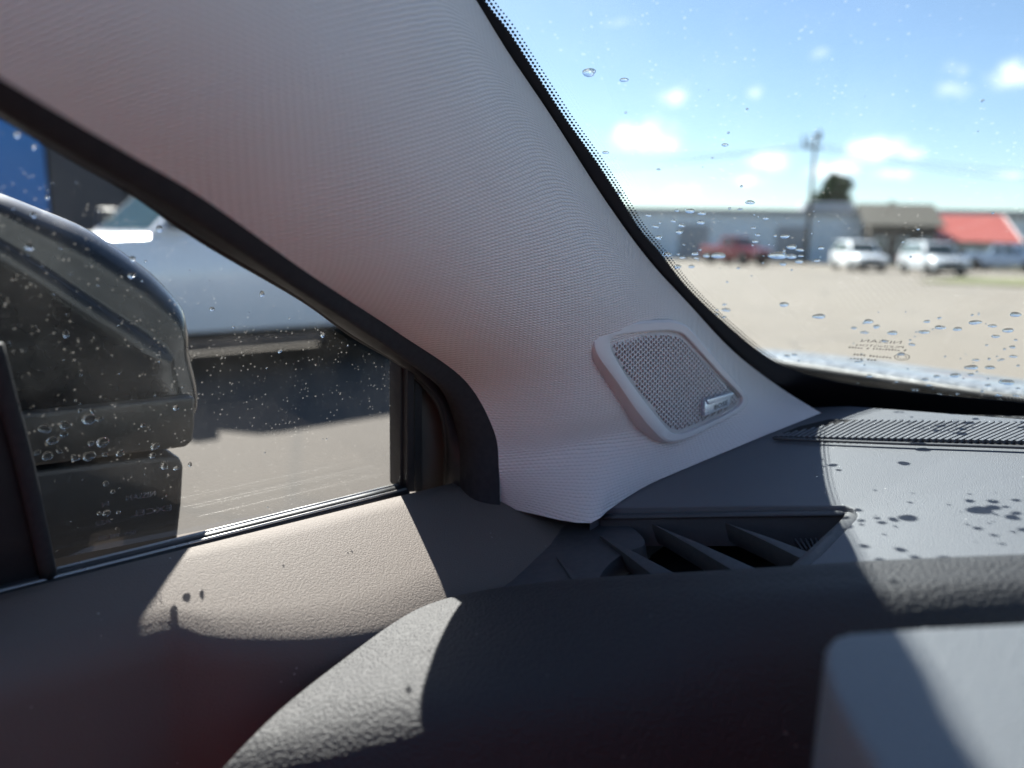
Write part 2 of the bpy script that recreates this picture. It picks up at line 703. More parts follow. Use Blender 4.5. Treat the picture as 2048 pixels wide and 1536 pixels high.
# long blue-grey warehouse
a, b = span(1120, 1745, 6.0)
ln = (b - a).length
h0 = top_z(1430, 417, 6.0)
wb = thing('warehouse', 'long low blue grey metal warehouse behind the parked vehicles', 'building', a)
t, d = bld(a, 0, ln, 0, 18, 0, h0 - .45)
link('wall', prism('wall', t, d), M['siding'], wb)
t, d = bld(a, -.2, ln + .2, -.25, 18.2, h0 - .45, h0)
link('roof_trim', prism('roof_trim', t, d, .03), M['trim_grey'], wb)
for k in range(6):
    t, d = bld(a, ln * (k + .6) / 6.5, ln * (k + .6) / 6.5 + 2.6, -.06, .1, 1.0 if k % 2 else .0, 3.0)
    dd = prism('door_panel', t, d, .01)
    link('roller_door' if k % 2 == 0 else 'wall_panel', dd, M['siding'] if k % 2 else M['trim_grey'], wb)

# roof block and vent on the warehouse roof line, behind
a2, b2 = span(1600, 1700, 14.0)
t, d = bld(a2, 0, (b2 - a2).length, 0, 5, h0 - .2, top_z(1650, 404, 14.0))
o = link('roof_unit', prism('roof_unit', t, d, .05), M['trim_grey'], wb)


def gable(root, a, ln, depth, z_eave, z_ridge, over, roof_mat, wall_mat, fascia=None, slope_front=True):
    """house with its roof slope towards the lot"""
    P = lambda u, w, z: Vector((a.x, a.y, 0)) + VX * u + VY * w + ZV * z
    t, d = bld(a, 0, ln, 0, depth, 0, z_eave)
    wl = link('wall', prism('wall', t, d), wall_mat, root)
    vs = [P(0, 0, z_eave), P(0, depth, z_eave), P(0, depth / 2, z_ridge - .15), P(ln, 0, z_eave), P(ln, depth, z_eave), P(ln, depth / 2, z_ridge - .15)]
    link('gable_end', mesh('gable_end', vs, [(0, 1, 2), (3, 5, 4), (0, 2, 5, 3), (1, 4, 5, 2), (0, 3, 4, 1)], False), wall_mat, root)
    for s in (0, 1):
        y0 = -over if s == 0 else depth + over
        ze = z_eave - .1
        q = [P(-over, y0, ze), P(ln + over, y0, ze), P(ln + over, depth / 2, z_ridge), P(-over, depth / 2, z_ridge)]
        link('roof_slope', prism('roof_slope', q, Vector((0, 0, -.12))), roof_mat, root)
        if fascia:
            for u in (-over, ln + over):
                sgn = -1 if u < 0 else 1
                pa, pb = P(u + sgn * .06, y0, ze + .06), P(u + sgn * .06, depth / 2, z_ridge + .06)
                link('fascia', plank('fascia', pa, pb, VX, ZV, .1, .42), fascia, root)
    return wl


# brown shingled house between the warehouse and the red roof
a, b = span(1735, 1868, 3.4)
hb = thing('brown_house', 'dark brown shingled house with low gable roof between warehouse and red roof', 'building', a)
gable(hb, a, (b - a).length, 7.0, top_z(1800, 448, 3.4), top_z(1830, 408, 6.9), .5, M['brown_roof'], M['brown_siding'])
for k, px in enumerate((1758, 1806, 1848)):
    q0, _ = along(px - 12, 500, 3.36)
    q1, _ = along(px + 12, 500, 3.36)
    w0 = link('window', plank('window', q0 + ZV * 2.2, q1 + ZV * 2.2, VY, ZV, .08, 1.2, .01), M['white'], hb)
    link('pane', plank('pane', q0 + VX * .1 - VY * .05 + ZV * 2.1, q1 - VX * .1 - VY * .05 + ZV * 2.1, VY, ZV, .04, 1.0), M['pane'], w0)

# red-roofed building
a, b = span(1850, 2026, 6.0)
rb = thing('red_roof_building', 'low pale building with bright red metal roof and white gable edge', 'building', a)
gable(rb, a, (b - a).length, 9.0, top_z(1950, 480, 5.5), top_z(1950, 430, 10.5), .45, M['red_roof'], M['cream'], M['white'])
for k, px in enumerate((1885, 1925, 1960, 2004)):
    q0, _ = along(px - 11, 500, 5.96)
    q1, _ = along(px + 11, 500, 5.96)
    w0 = link('window', plank('window', q0 + ZV * 1.75, q1 + ZV * 1.75, VY, ZV, .08, 1.0, .01), M['white'], rb)
    link('pane', plank('pane', q0 + VX * .1 - VY * .05 + ZV * 1.66, q1 - VX * .1 - VY * .05 + ZV * 1.66, VY, ZV, .04, .82), M['pane'], w0)
q0, _ = along(2016, 500, 5.2)
link('porch_post', plank('porch_post', q0 + ZV * .02, q0 + ZV * 2.0, VX, VY, .22, .22), M['dark_wood'], rb)
# grey flat-roofed hall beyond
a, b = span(1850, 2300, 24.0)
gh = thing('grey_hall', 'flat grey roofed hall showing above the red roof', 'building', a)
hz = top_z(1950, 420, 24.0)
t, d = bld(a, 0, (b - a).length, 0, 14, 0, hz - .8)
link('wall', prism('wall', t, d), M['siding'], gh)
t, d = bld(a, -.3, (b - a).length + .3, -.3, 14.3, hz - .8, hz)
link('roof', prism('roof', t, d, .04), M['trim_grey'], gh)


# ---- utility pole and wires
pb, _ = along(1612, 520, 2.4)
pb.z = 0
kd = (pb - C).dot(RM @ Vector((0, 0, -1)))
ptop = at(1632, 268, kd)
M['pole'] = plain('pole_wood', (.085, .07, .058), .9, scale=4, var=.25)
M['wire'] = plain('wire_black', (.03, .03, .03), .6)
pole = thing('utility_pole', 'tall wooden utility pole with forked crossarm in front of warehouse', 'utility pole', pb)
link('mast', tube('mast', [pb, pb.lerp(ptop, .5), ptop], .17, taper=[1, .85, .65], up=Vector((0, 1, 0))), M['pole'], pole)
side = Vector((RM @ Vector((1, 0, 0))))
side.z = 0
side.normalize()
arm_c = ptop - ZV * .95
link('crossarm', plank('crossarm', arm_c - side * .95, arm_c + side * .55, Vector((0, 1, 0)), ZV, .16, .2, .02), M['pole'], pole)
for s in (-.9, -.45):
    link('insulator', tube('insulator', [arm_c + side * s, arm_c + side * (s - .12) + ZV * .85], .10, taper=[1, .6], up=Vector((0, 1, 0))), M['pole'], pole)
link('transformer', tube('transformer', [ptop + side * .28 - ZV * .5, ptop + side * .28 + ZV * .25], .16, up=Vector((0, 1, 0))), M['pole'], pole)
for k, (px, py) in enumerate(((2300, 350), (2300, 372), (900, 345), (900, 300))):
    e = at(px, py, kd * (1.05 if px > 1500 else .95))
    s0 = arm_c + side * (.4 if px > 1500 else -.8) + ZV * (.1 - .25 * (k % 2))
    pts = [s0.lerp(e, i / 10) - ZV * (math.sin(math.pi * i / 10) * .7) for i in range(11)]
    w_ = link('power_line', tube('power_line', pts, .025, seg=5), M['wire'])
    tag(w_, ('upper power line sagging from the pole off to the right', 'lower power line sagging from the pole off to the right',
             'lower power line running from the pole to the left', 'upper power line running from the pole to the left')[k], 'cable', 'power lines on the pole')


# ---- trees behind the roofs
x = NT('tree_leaves')
c = x.mix(x.noise(3, 3), (.022, .040, .018), (.05, .075, .028))
M['leaf'] = x.pbr(c, .8, spec=.2)
M['bark'] = plain('bark', (.09, .07, .05), .9, scale=6)


def tree(label, px, py_top, py_base, half_px, back, n, clumps):
    base, _ = along(px, 500, back)
    k = (base - C).dot(RM @ Vector((0, 0, -1)))
    ztop, zlow = at(px, py_top, k).z, at(px, py_base, k).z
    rx = half_px / FPX * k
    root = thing('tree', label, 'tree', base)
    cy = (ztop + zlow) / 2
    link('trunk', tube('trunk', [base, base + Vector((.1, .1, cy * .5)), base + ZV * cy], .28, taper=[1, .7, .4], up=Vector((0, 1, 0)), seg=8), M['bark'], root)
    for s in range(4):
        a_ = s * 1.6
        link('limb', tube('limb', [base + ZV * cy * .55, base + Vector((math.cos(a_) * rx * .4, math.sin(a_) * rx * .4, cy * .9)),
                                   base + Vector((math.cos(a_) * rx * .7, math.sin(a_) * rx * .7, cy * 1.1))], .1, taper=[1, .7, .3], up=Vector((0, 1, .1)), seg=6), M['bark'], root)
    cs = []
    for (u, w, r) in clumps:
        cs.append((base + side * (u * rx) + Vector((0, random.uniform(-.5, .5) * rx, zlow + (ztop - zlow) * w)), r * rx))
    vs, fs = [], []
    for i in range(n):
        cc, r = random.choice(cs)
        dv = Vector((random.gauss(0, 1), random.gauss(0, 1), random.gauss(0, 1))).normalized()
        p = cc + dv * r * random.uniform(.45, 1.05) * Vector((1, 1, .9)).length / 1.68
        s = random.uniform(.12, .26)
        e1 = Vector((random.gauss(0, 1), random.gauss(0, 1), random.gauss(0, 1))).normalized()
        e2 = e1.cross(dv + Vector((.01, .02, .03))).normalized()
        b0 = len(vs)
        vs += [p - e1 * s, p + e2 * s * .5, p + e1 * s, p - e2 * s * .5]
        fs.append((b0, b0 + 1, b0 + 2, b0 + 3))
    me = bpy.data.meshes.new('crown')
    me.from_pydata(vs, [], fs)
    link('crown', me, M['leaf'], root)


tree('dense dark green tree rising behind the warehouse by the pole', 1650, 350, 430, 41, 30, 5200,
     [(-.55, .35, .45), (-.2, .7, .42), (.1, .55, .5), (.45, .7, .42), (.6, .35, .45), (0, .2, .55), (-.6, .1, .4), (.3, .85, .25), (-.15, .9, .2)])
tree('small pointed treetop peeking over the brown roof', 1772, 400, 440, 20, 30, 1800,
     [(0, .75, .25), (-.1, .5, .45), (.1, .3, .6), (0, .1, .8)])

# ---- wall and blue shed far to the left, seen over the door mirror
p1 = hit(97, 330, LV, LV.dot(C) + 15.0)
p1.z = 0
ds = thing('charcoal_shed', 'charcoal walled shed in shade behind the white pickup', 'building', p1)
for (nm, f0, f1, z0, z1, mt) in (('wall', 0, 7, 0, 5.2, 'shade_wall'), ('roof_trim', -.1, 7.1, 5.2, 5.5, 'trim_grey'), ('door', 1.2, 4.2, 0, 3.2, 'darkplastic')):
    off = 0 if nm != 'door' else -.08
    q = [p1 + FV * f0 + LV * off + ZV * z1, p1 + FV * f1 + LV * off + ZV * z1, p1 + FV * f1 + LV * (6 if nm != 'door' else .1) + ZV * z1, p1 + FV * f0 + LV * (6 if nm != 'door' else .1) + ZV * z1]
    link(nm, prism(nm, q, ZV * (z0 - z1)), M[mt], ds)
bs = thing('blue_shed', 'bright blue painted wall left of the charcoal shed', 'building', p1 - FV * 3)
q = [p1 - FV * 9, p1 - FV * .05, p1 - FV * .05 + LV * 6, p1 - FV * 9 + LV * 6]
link('wall', prism('wall', [v + ZV * 6.4 for v in q], ZV * -6.4), M['blue_wall'], bs)
q = [p1 - FV * 9.2 - LV * .15, p1 - FV * .03 - LV * .15, p1 - FV * .03 + LV * 6.1, p1 - FV * 9.2 + LV * 6.1]
link('roof_trim', prism('roof_trim', [v + ZV * 6.7 for v in q], ZV * -.3, .02), M['white'], bs)

# ---- vehicles
M['tyre'] = plain('tyre_rubber', (.018, .018, .018), .85, scale=20)
M['rim'] = plain('wheel_alloy', (.40, .41, .42), .35, metal=.8)
M['lamp'] = plain('lamp_lens', (.7, .72, .74), .12, coat=.5)
M['red_lens'] = plain('tail_lens', (.35, .01, .01), .15, coat=.5)
M['black_trim'] = plain('black_bumper', (.02, .021, .023), .6)
M['undercar'] = plain('underbody', (.012, .012, .012), .9)


def extr(profile, hw, inset, taper_top=0.0, z_ref=None, zt=None):
    """side profile swept across the car with rounded shoulders; taper_top narrows the upper part"""
    ys = [-hw, -hw + inset * .35, -hw + inset, hw - inset, hw - inset * .35, hw]
    sc = [inset, inset * .3, 0, 0, inset * .3, inset]
    cx = sum(p[0] for p in profile) / len(profile)
    cz = sum(p[1] for p in profile) / len(profile)
    vs, n = [], len(profile)
    for y, s in zip(ys, sc):
        for (px_, pz) in profile:
            dx, dz = px_ - cx, pz - cz
            qx = px_ - math.copysign(min(abs(dx), s), dx)
            qz = pz - math.copysign(min(abs(dz), s), dz)
            yy = y
            if taper_top and z_ref is not None:
                k = max(0.0, min(1.0, (pz - z_ref) / (zt - z_ref)))
                yy = y * (1 - taper_top * k)
            vs.append(Vector((qx, yy, qz)))
    fs = []
    for i in range(len(ys) - 1):
        for j in range(n):
            k = (j + 1) % n
            fs.append((i * n + j, i * n + k, (i + 1) * n + k, (i + 1) * n + j))
    fs += [tuple(range(n)), tuple(range((len(ys) - 1) * n, len(ys) * n))]
    return vs, fs


def vehicle(name, label, paint, kind, loc, fwd, Lg, Wd, Ht, group, cat, lower=None, light_on_front=True):
    """kind: suv | pickup | sedan ; x forward, y left, z up, origin on the ground"""
    rz = math.atan2(fwd.y, fwd.x)
    root = thing(name, label, cat, loc, rz, group)
    hl, hw = Lg / 2, Wd / 2
    gc = {'suv': .30, 'pickup': .42, 'sedan': .24}[kind]           # ground clearance
    belt = Ht * (.60 if kind != 'pickup' else .66)
    wr = {'suv': .36, 'pickup': .42, 'sedan': .33}[kind]
    if kind == 'pickup':
        hood_z = belt - .04
        prof = [(-hl, gc + .12), (-hl, belt - .02), (-hl + .05, belt), (hl * .34, belt), (hl * .42, hood_z + .02), (hl * .9, hood_z - .08), (hl - .04, hood_z - .2), (hl, gc + .25), (hl - .05, gc), (-hl + .1, gc)]
        cab = [(-hl * .33, belt - .03), (-hl * .27, Ht - .03), (-hl * .22, Ht), (hl * .12, Ht), (hl * .17, Ht - .03), (hl * .40, belt - .03)]
    elif kind == 'suv':
        hood_z = belt - .05
        prof = [(-hl, gc + .15), (-hl + .01, belt - .1), (-hl + .06, belt), (hl * .36, belt), (hl * .5, hood_z), (hl * .9, hood_z - .1), (hl - .03, hood_z - .25), (hl, gc + .2), (hl - .06, gc), (-hl + .08, gc)]
        cab = [(-hl * .97, belt - .03), (-hl * .80, Ht - .04), (-hl * .72, Ht), (hl * .06, Ht), (hl * .13, Ht - .04), (hl * .44, belt - .03)]
    else:
        hood_z = belt - .05
        prof = [(-hl, gc + .15), (-hl + .02, belt - .08), (-hl * .6, belt), (hl * .36, belt), (hl * .5, hood_z), (hl * .9, hood_z - .12), (hl, gc + .2), (hl - .06, gc), (-hl + .08, gc)]
        cab = [(-hl * .72, belt - .03), (-hl * .40, Ht - .03), (-hl * .33, Ht), (hl * .08, Ht), (hl * .14, Ht - .03), (hl * .44, belt - .03)]
    v, f = extr(prof, hw, .09)
    body = link('body', mesh('body', v, f), paint, root, True)
    body.data.set_sharp_from_angle(angle=RAD(35))
    v, f = extr(cab, hw - .05, .05, .16, belt, Ht)
    cb = link('cabin', mesh('cabin', v, f), paint, root, True)
    cb.data.set_sharp_from_angle(angle=RAD(35))
    # side glass, screens
    zb, zt = belt + .03, Ht - .10
    cabw = lambda z: (hw - .05) * (1 - .16 * max(0, min(1, (z - belt) / (Ht - belt))))
    xa = lambda z: cab[0][0] + (cab[1][0] - cab[0][0]) * (z - cab[0][1]) / (cab[1][1] - cab[0][1])
    xb = lambda z: cab[5][0] + (cab[4][0] - cab[5][0]) * (z - cab[5][1]) / (cab[4][1] - cab[5][1])
    cuts = [0.0, .48, 1.0] if kind != 'suv' else [0.0, .27, .62, 1.0]
    for s in (-1, 1):
        for i in range(len(cuts) - 1):
            q = []
            for (fr_, z) in ((cuts[i], zb), (cuts[i + 1], zb), (cuts[i + 1], zt), (cuts[i], zt)):
                x0, x1 = xa(z) + .12, xb(z) - .12
                g = .035 if fr_ == cuts[i] else -.035
                q.append(Vector((x0 + (x1 - x0) * fr_ + g, s * (cabw(z) + .004), z)))
            link('side_window', prism('side_window', q, Vector((0, -s * .02, 0)), .0), M['pane'], root, True)
        # mirror
        mp_ = Vector((hl * .33, s * (hw + .12), belt + .14))
        link('door_mirror', box('door_mirror', mp_ - Vector((.09, .11, .10)), mp_ + Vector((.09, .11, .10)), .04), M['black_trim'], root, True)
        # handles
        for fr_ in (.30, .62):
            hx = xa(belt) + (xb(belt) - xa(belt)) * fr_
            link('handle', box('handle', (hx - .1, s * (hw + .004) - .015, belt - .17), (hx + .1, s * (hw + .004) + .015, belt - .13), .01), M['black_trim'], root, True)
    for (nm, xf, sg) in (('windscreen', xb, 1), ('rear_window', xa, -1)):
        q = [Vector((xf(zb) + sg * .012, -cabw(zb) + .14, zb)), Vector((xf(zb) + sg * .012, cabw(zb) - .14, zb)),
             Vector((xf(zt) + sg * .012, cabw(zt) - .12, zt)), Vector((xf(zt) + sg * .012, -cabw(zt) + .12, zt))]
        link(nm, prism(nm, q, Vector((-sg * .03, 0, 0))), M['pane'], root, True)
    # bumpers, grille, lights
    low = lower or M['black_trim']
    link('front_bumper', box('front_bumper', (hl - .22, -hw + .02, gc), (hl + .05, hw - .02, gc + .24), .05), low, root, True)
    link('rear_bumper', box('rear_bumper', (-hl - .05, -hw + .02, gc), (-hl + .22, hw - .02, gc + .22), .05), low, root, True)
    link('radiator_grille', box('radiator_grille', (hl - .05, -hw * .55, gc + .30), (hl + .015, hw * .55, hood_z - .24), .02), M['black_trim'], root, True)
    for s in (-1, 1):
        link('headlight', box('headlight', (hl - .14, s * hw * .8 - .16, hood_z - .40), (hl + .012, s * hw * .8 + .12, hood_z - .23), .03), M['lamp'], root, True)
        link('tail_light', box('tail_light', (-hl - .012, s * hw * .9 - .08, belt - .35), (-hl + .1, s * hw * .9 + .07, belt - .05), .02), M['red_lens'], root, True)
    link('underbody', box('underbody', (-hl + .3, -hw + .12, gc - .06), (hl - .3, hw - .12, gc + .1)), M['undercar'], root, True)
    # wheels with dark arches
    for sx in (-.60, .62):
        for s in (-1, 1):
            cx, cy = sx * hl, s * (hw - .11)
            n = 28
            ring = lambda r, y: [Vector((cx + math.cos(2 * math.pi * i / n) * r, y, wr + math.sin(2 * math.pi * i / n) * r)) for i in range(n)]
            yo, yi = cy + s * .12, cy - s * .12
            vs = ring(wr * .62, yo - s * .01) + ring(wr * .93, yo) + ring(wr, yo - s * .04) + ring(wr, yi) + ring(wr * .6, yi)
            ty = link('wheel', mesh('wheel', vs, grid_faces(5, n, True)), M['tyre'], root, True)
            vs = ring(.05, yo - s * .03) + ring(wr * .5, yo - s * .05) + ring(wr * .63, yo - s * .012) + ring(wr * .63, yi)
            link('rim', mesh('rim', vs, grid_faces(4, n, True) + [tuple(range(n))]), M['rim'], ty, True)
            vs = ring(wr * 1.16, s * (hw + .003)) + ring(wr * 1.16, s * (hw - .05))
            link('wheel_arch', mesh('wheel_arch', vs, [tuple(range(n))] + grid_faces(2, n, True)), M['undercar'], root, True)
    return root


paint = lambda nm, c_, **k: plain(nm, c_, .28, coat=.7, scale=2, var=.03, **k)
M['p_white'] = paint('paint_white', (.82, .83, .84))
M['p_red'] = paint('paint_red', (.24, .02, .025))
M['p_silver'] = paint('paint_silver', (.58, .60, .62))
M['p_blue'] = paint('paint_pale_blue', (.36, .46, .60))
GV = 'vehicles parked along the far verge'
to_cam = lambda p: Vector((C.x - p.x, C.y - p.y, 0)).normalized()
rot = lambda v, a_: Matrix.Rotation(RAD(a_), 3, 'Z') @ v

p = ground(1470, 529)
vehicle('parked_pickup', 'red pickup parked in front of the warehouse, farthest left', M['p_red'], 'pickup', p, rot(to_cam(p), 46), 5.0, 1.9, 1.9, GV, 'pickup')
p = ground(1714, 541)
vehicle('parked_suv', 'white suv parked by the utility pole, right of the red pickup', M['p_white'], 'suv', p, rot(to_cam(p), 20), 4.5, 1.88, 1.78, GV, 'suv')
p = ground(1862, 549)
vehicle('parked_suv', 'silver suv with black lower bumper parked before the red roof', M['p_silver'], 'suv', p, rot(to_cam(p), 26), 4.5, 1.9, 1.78, GV, 'suv', M['black_trim'])
p = ground(2010, 543)
vehicle('parked_pickup', 'pale blue pickup cut by the right edge of the windshield view', M['p_blue'], 'pickup', p, rot(to_cam(p), 72), 5.6, 1.95, 1.85, GV, 'pickup')
fa = (hit(300, 478, LV, LV.dot(C) + 6.82) - C).dot(FV)
pk = car(fa + 1.18, 7.85, 0)
pk.z = 0
vehicle('white_pickup', 'big white pickup parked alongside, seen through the side window', M['p_white'], 'pickup', pk, -FV, 5.9, 2.05, 2.0, None, 'pickup')

# ================================================================== OUR CAR, SEEN FROM THE DRIVER'S PLACE
base = car(.2, -.45, 0)
base.z = 0
CAR = thing('car', 'dark trimmed car interior with beige fabric pillar seen from the driver seat', 'car', base)

# ---- windshield plane: along the straight pillar edge and the car's width
WCURVE = .6
T0, B0_ = at(956, 0, .33), at(1375, 601, .46)
WLAT = (LV - FV * WCURVE).normalized()          # the glass sweeps forward towards the middle of the car
WN = (T0 - B0_).cross(WLAT).normalized()
if WN.dot(C - T0) < 0:
    WN = -WN                                   # towards the cabin
WK = WN.dot(T0)


def ws(px, py, off=0.0):
    return hit(px, py, WN, WK + off)


WU = WLAT.copy()                                  # in-plane axes
WP = WN.cross(WU).normalized()
if WP.z < 0:
    WP = -WP
# ---- side window plane: leaning in above the belt
SN = (LV + ZV * .30)
SK = SN.dot(car(0, .352, -.1375))
SNn = SN.normalized()


def sw(px, py, off=0.0):
    """off > 0 is towards the cabin"""
    return hit(px, py, SNn, SK / SN.length - off)


# windshield glass sheet
g0 = ws(1642, 822)
orgW = g0 + WU * .16 - WP * .06
qs = [orgW, orgW - WU * 1.5, orgW - WU * 1.42 + WP * .78, orgW + WU * .45 + WP * .78]
WS = link('windshield', prism('windshield', [q - WN * .004 for q in qs], -WN * .005), M['windshield'], CAR, label='rain spotted windshield with black dotted border')

# black border of the windshield
edge_in = [(905, -105), (970, 3), (1017, 64), (1076, 155), (1134, 243), (1193, 325), (1247, 408), (1278, 457), (1317, 503), (1346, 541), (1375, 576),
           (1414, 615), (1453, 650), (1500, 690), (1540, 718), (1580, 737), (1634, 754), (1714, 770), (1821, 783), (1935, 795), (2048, 805), (2300, 838)]
edge_out = [(700, -60), (860, 20), (930, 100), (990, 190), (1050, 290), (1110, 380), (1160, 470), (1190, 540), (1220, 600), (1250, 650), (1290, 700),
            (1330, 760), (1380, 800), (1450, 850), (1520, 880), (1580, 890), (1640, 900), (1714, 910), (1821, 920), (1935, 930), (2048, 940), (2300, 970)]
ei = curve([ws(*p_, .002) for p_ in edge_in], 140)
eo = curve([ws(*p_, .002) for p_ in edge_out], 140)
link('black_border', solid(mesh('black_border', ei + eo, grid_faces(2, 140), False), .0006), M['frit'], WS)
# dot rows fading out along the border
vs, fs = [], []
acc, nxt = 0.0, 0.0
PITCH_D = .0019
fine_e = curve([ws(*p_, .002) for p_ in edge_in], 3000)
k = 0
for i in range(1, len(fine_e)):
    acc += (fine_e[i] - fine_e[i - 1]).length
    if acc >= nxt:
        nxt += PITCH_D
        tdir = (fine_e[i] - fine_e[i - 1]).normalized()
        inn = WN.cross(tdir).normalized()
        if inn.dot(ws(1800, 400) - fine_e[i]) < 0:
            inn = -inn
        for r_, (dst, rad) in enumerate(((0.0, .00092), (.0020, .00074), (.0039, .00050))):
            cpt = fine_e[i] + inn * dst + tdir * (PITCH_D * .5 * (r_ % 2)) + WN * .0002
            b0 = len(vs)
            for a_ in range(8):
                an = a_ * math.pi / 4
                vs.append(cpt + tdir * (math.cos(an) * rad) + inn * (math.sin(an) * rad))
            fs.append(tuple(range(b0, b0 + 8)))
dots = bpy.data.meshes.new('border_dots')
dots.from_pydata(vs, [], fs)
link('border_dots', dots, M['frit'], WS, kind='stuff')

# markings on the glass, read from outside (so mirrored from here)
o1 = ws(1803, 690, .0015)
exd = (ws(1722, 680, .0015) - o1)
wid = exd.length
exd.normalize()
eyd = WN.cross(exd).normalized()
if eyd.dot(WP) < 0:
    eyd = -eyd


def glass_text(body, px, py, px2, py2, hgt, mat, parent, fn, up, name='lettering'):
    a_, b_ = fn(px, py, .0012), fn(px2, py2, .0012)
    e1 = (b_ - a_)
    wdt = e1.length
    e1.normalize()
    me_ = text_mesh(name, body, Vector((0, 0, 0)), Vector((1, 0, 0)), Vector((0, 1, 0)), 1.0)
    mxx = max(v.co.x for v in me_.vertices) or 1
    sx_ = wdt / mxx
    for v in me_.vertices:
        cc = v.co.copy()
        v.co = a_ + e1 * (cc.x * sx_) + up * (cc.y * hgt)
    return link(name, me_, mat, parent)


glass_text('NISSAN', 1803, 688, 1721, 684, .0042, M['inkglass'], WS, ws, eyd)
glass_text('PILKINGTON', 1807, 697, 1711, 692, .0032, M['inkglass'], WS, ws, eyd)
# smaller lines too fine to read: short printed strokes
vs, fs = [], []
for (x0, y0, x1, y1, n_) in ((1818, 703, 1695, 696, 20), (1782, 717, 1705, 710, 12), (1752, 722, 1698, 718, 8)):
    pa, pb_ = ws(x0, y0, .0012), ws(x1, y1, .0012)
    for i in range(n_):
        if random.random() < .15:
            continue
        c0, c1 = pa.lerp(pb_, (i + .1) / n_), pa.lerp(pb_, (i + .75) / n_)
        b0 = len(vs)
        hh = eyd * random.uniform(.0010, .0018)
        vs += [c0, c1, c1 + hh, c0 + hh]
        fs.append((b0, b0 + 1, b0 + 2, b0 + 3))
link('fine_print', mesh('fine_print', vs, fs, False), M['inkglass'], WS)
cen = ws(1804, 714, .0012)
rx_ = (ws(1820, 715, .0012) - cen).length
for (ra_, rb_) in ((1.0, .86), (.62, .5)):
    ring1 = [cen + exd * (math.cos(t_) * rx_ * ra_) + eyd * (math.sin(t_) * rx_ * ra_ * .8) for t_ in [2 * math.pi * i / 32 for i in range(32)]]
    ring2 = [cen + exd * (math.cos(t_) * rx_ * rb_) + eyd * (math.sin(t_) * rx_ * rb_ * .8) for t_ in [2 * math.pi * i / 32 for i in range(32)]]
    link('maker_mark', mesh('maker_mark', ring1 + ring2, grid_faces(2, 32, True), False), M['inkglass'], WS)

# ---- plane of the dash top
DN = (ZV - FV * .20 + LV * .12)
DK = DN.dot(car(.30, .261, -.146))
DL = DN.length
DNn = DN / DL


def dp(px, py, off=0.0):
    return hit(px, py, DNn, DK / DL + off)



# ---- pillar trim
G_PX0 = [(888, 996), (890, 940), (889, 872), (872, 800), (806, 727), (700, 662), (600, 590), (410, 478), (264, 378), (146, 309), (0, 221), (-220, 88)]
D_PX = [(1000, 1014, .425), (998, 940, .424), (988, 862, .420), (930, 761, .402), (800, 668, .350), (700, 602, .315), (600, 535, .284), (410, 399, .240), (264, 312, .214), (146, 243, .196), (0, 155, .176), (-220, 20, .154)]
W_PX = [(1645, 824), (1560, 775), (1468, 704), (1374, 604), (1296, 518), (1210, 400), (1104, 235), (1016, 104), (952, 0), (870, -130), (760, -300), (600, -560)]
rows = []
for (dx, dy, dd_), (wx, wy) in zip(D_PX, W_PX):
    Dp = at(dx, dy, dd_)
    Wp = ws(wx, wy, .004)
    rows.append((Dp, Wp))
prows = []
NU = 25
for i, (Dp, Wp) in enumerate(rows):
    j0, j1 = max(i - 1, 0), min(i + 1, len(rows) - 1)
    ax = ((rows[j1][0] + rows[j1][1]) - (rows[j0][0] + rows[j0][1])).normalized()
    ac = (Wp - Dp)
    nn = ax.cross(ac).normalized()
    if nn.dot(C - Dp) < 0:
        nn = -nn
    wd = ac.length
    pts = []
    for k in range(NU):
        u = k / (NU - 1)
        # crowned section: quick roll at both edges, flatter on the face
        e = 1 - ((.42 - u) / .42) ** 2.2 if u < .42 else 1 - ((u - .42) / .58) ** 2.3
        bul = .025 if i > 1 else (.012, .021)[i]
        pts.append(Dp.lerp(Wp, u) + nn * (bul * e))
    prows.append(pts)
# the foot of the trim dips to meet the dash
foot = [(1000, 1014), (1060, 1026), (1120, 1040), (1182, 1046), (1215, 1022), (1255, 994), (1300, 968), (1350, 946), (1400, 925), (1460, 900), (1520, 875), (1580, 851), (1642, 826)]
fd = [.430, .418, .405, .394, .399, .406, .414, .422, .432, .445, .459, .477, None]
fpts = [at(x_, y_, d_) if k < 3 else dp(x_, y_, .0005) for k, ((x_, y_), d_) in enumerate(zip(foot, fd))]
rows[0] = (rows[0][0], fpts[-1])
prows[0] = curve(fpts, NU)
NR = 150
cols = [curve([r[j] for r in prows], NR) for j in range(NU)]
pv = [cols[j][i] for i in range(NR) for j in range(NU)]
pme = mesh('pillar_trim', pv, grid_faces(NR, NU), recalc=False)
uvl = pme.uv_layers.new(name='UVMap')
arc = [0.0]
for i in range(1, NR):
    mid = NU // 2
    arc.append(arc[-1] + (cols[mid][i] - cols[mid][i - 1]).length)
for lp in pme.loops:
    i, j = divmod(lp.vertex_index, NU)
    u = j / (NU - 1)
    q = arc[i] + .03 * u + .42 * max(0, u - .72) ** 2
    uvl.data[lp.index].uv = (u * .125, q)
PIL = link('pillar_trim', pme, M['fabric'], CAR, label='beige knit fabric trim on the front roof pillar')
bvh = BVHTree.FromPolygons(pv, [tuple(p_.vertices) for p_ in pme.polygons])


def on_pillar(px, py):
    r_ = bvh.ray_cast(C, ray(px, py).normalized())
    return r_[0], r_[1]


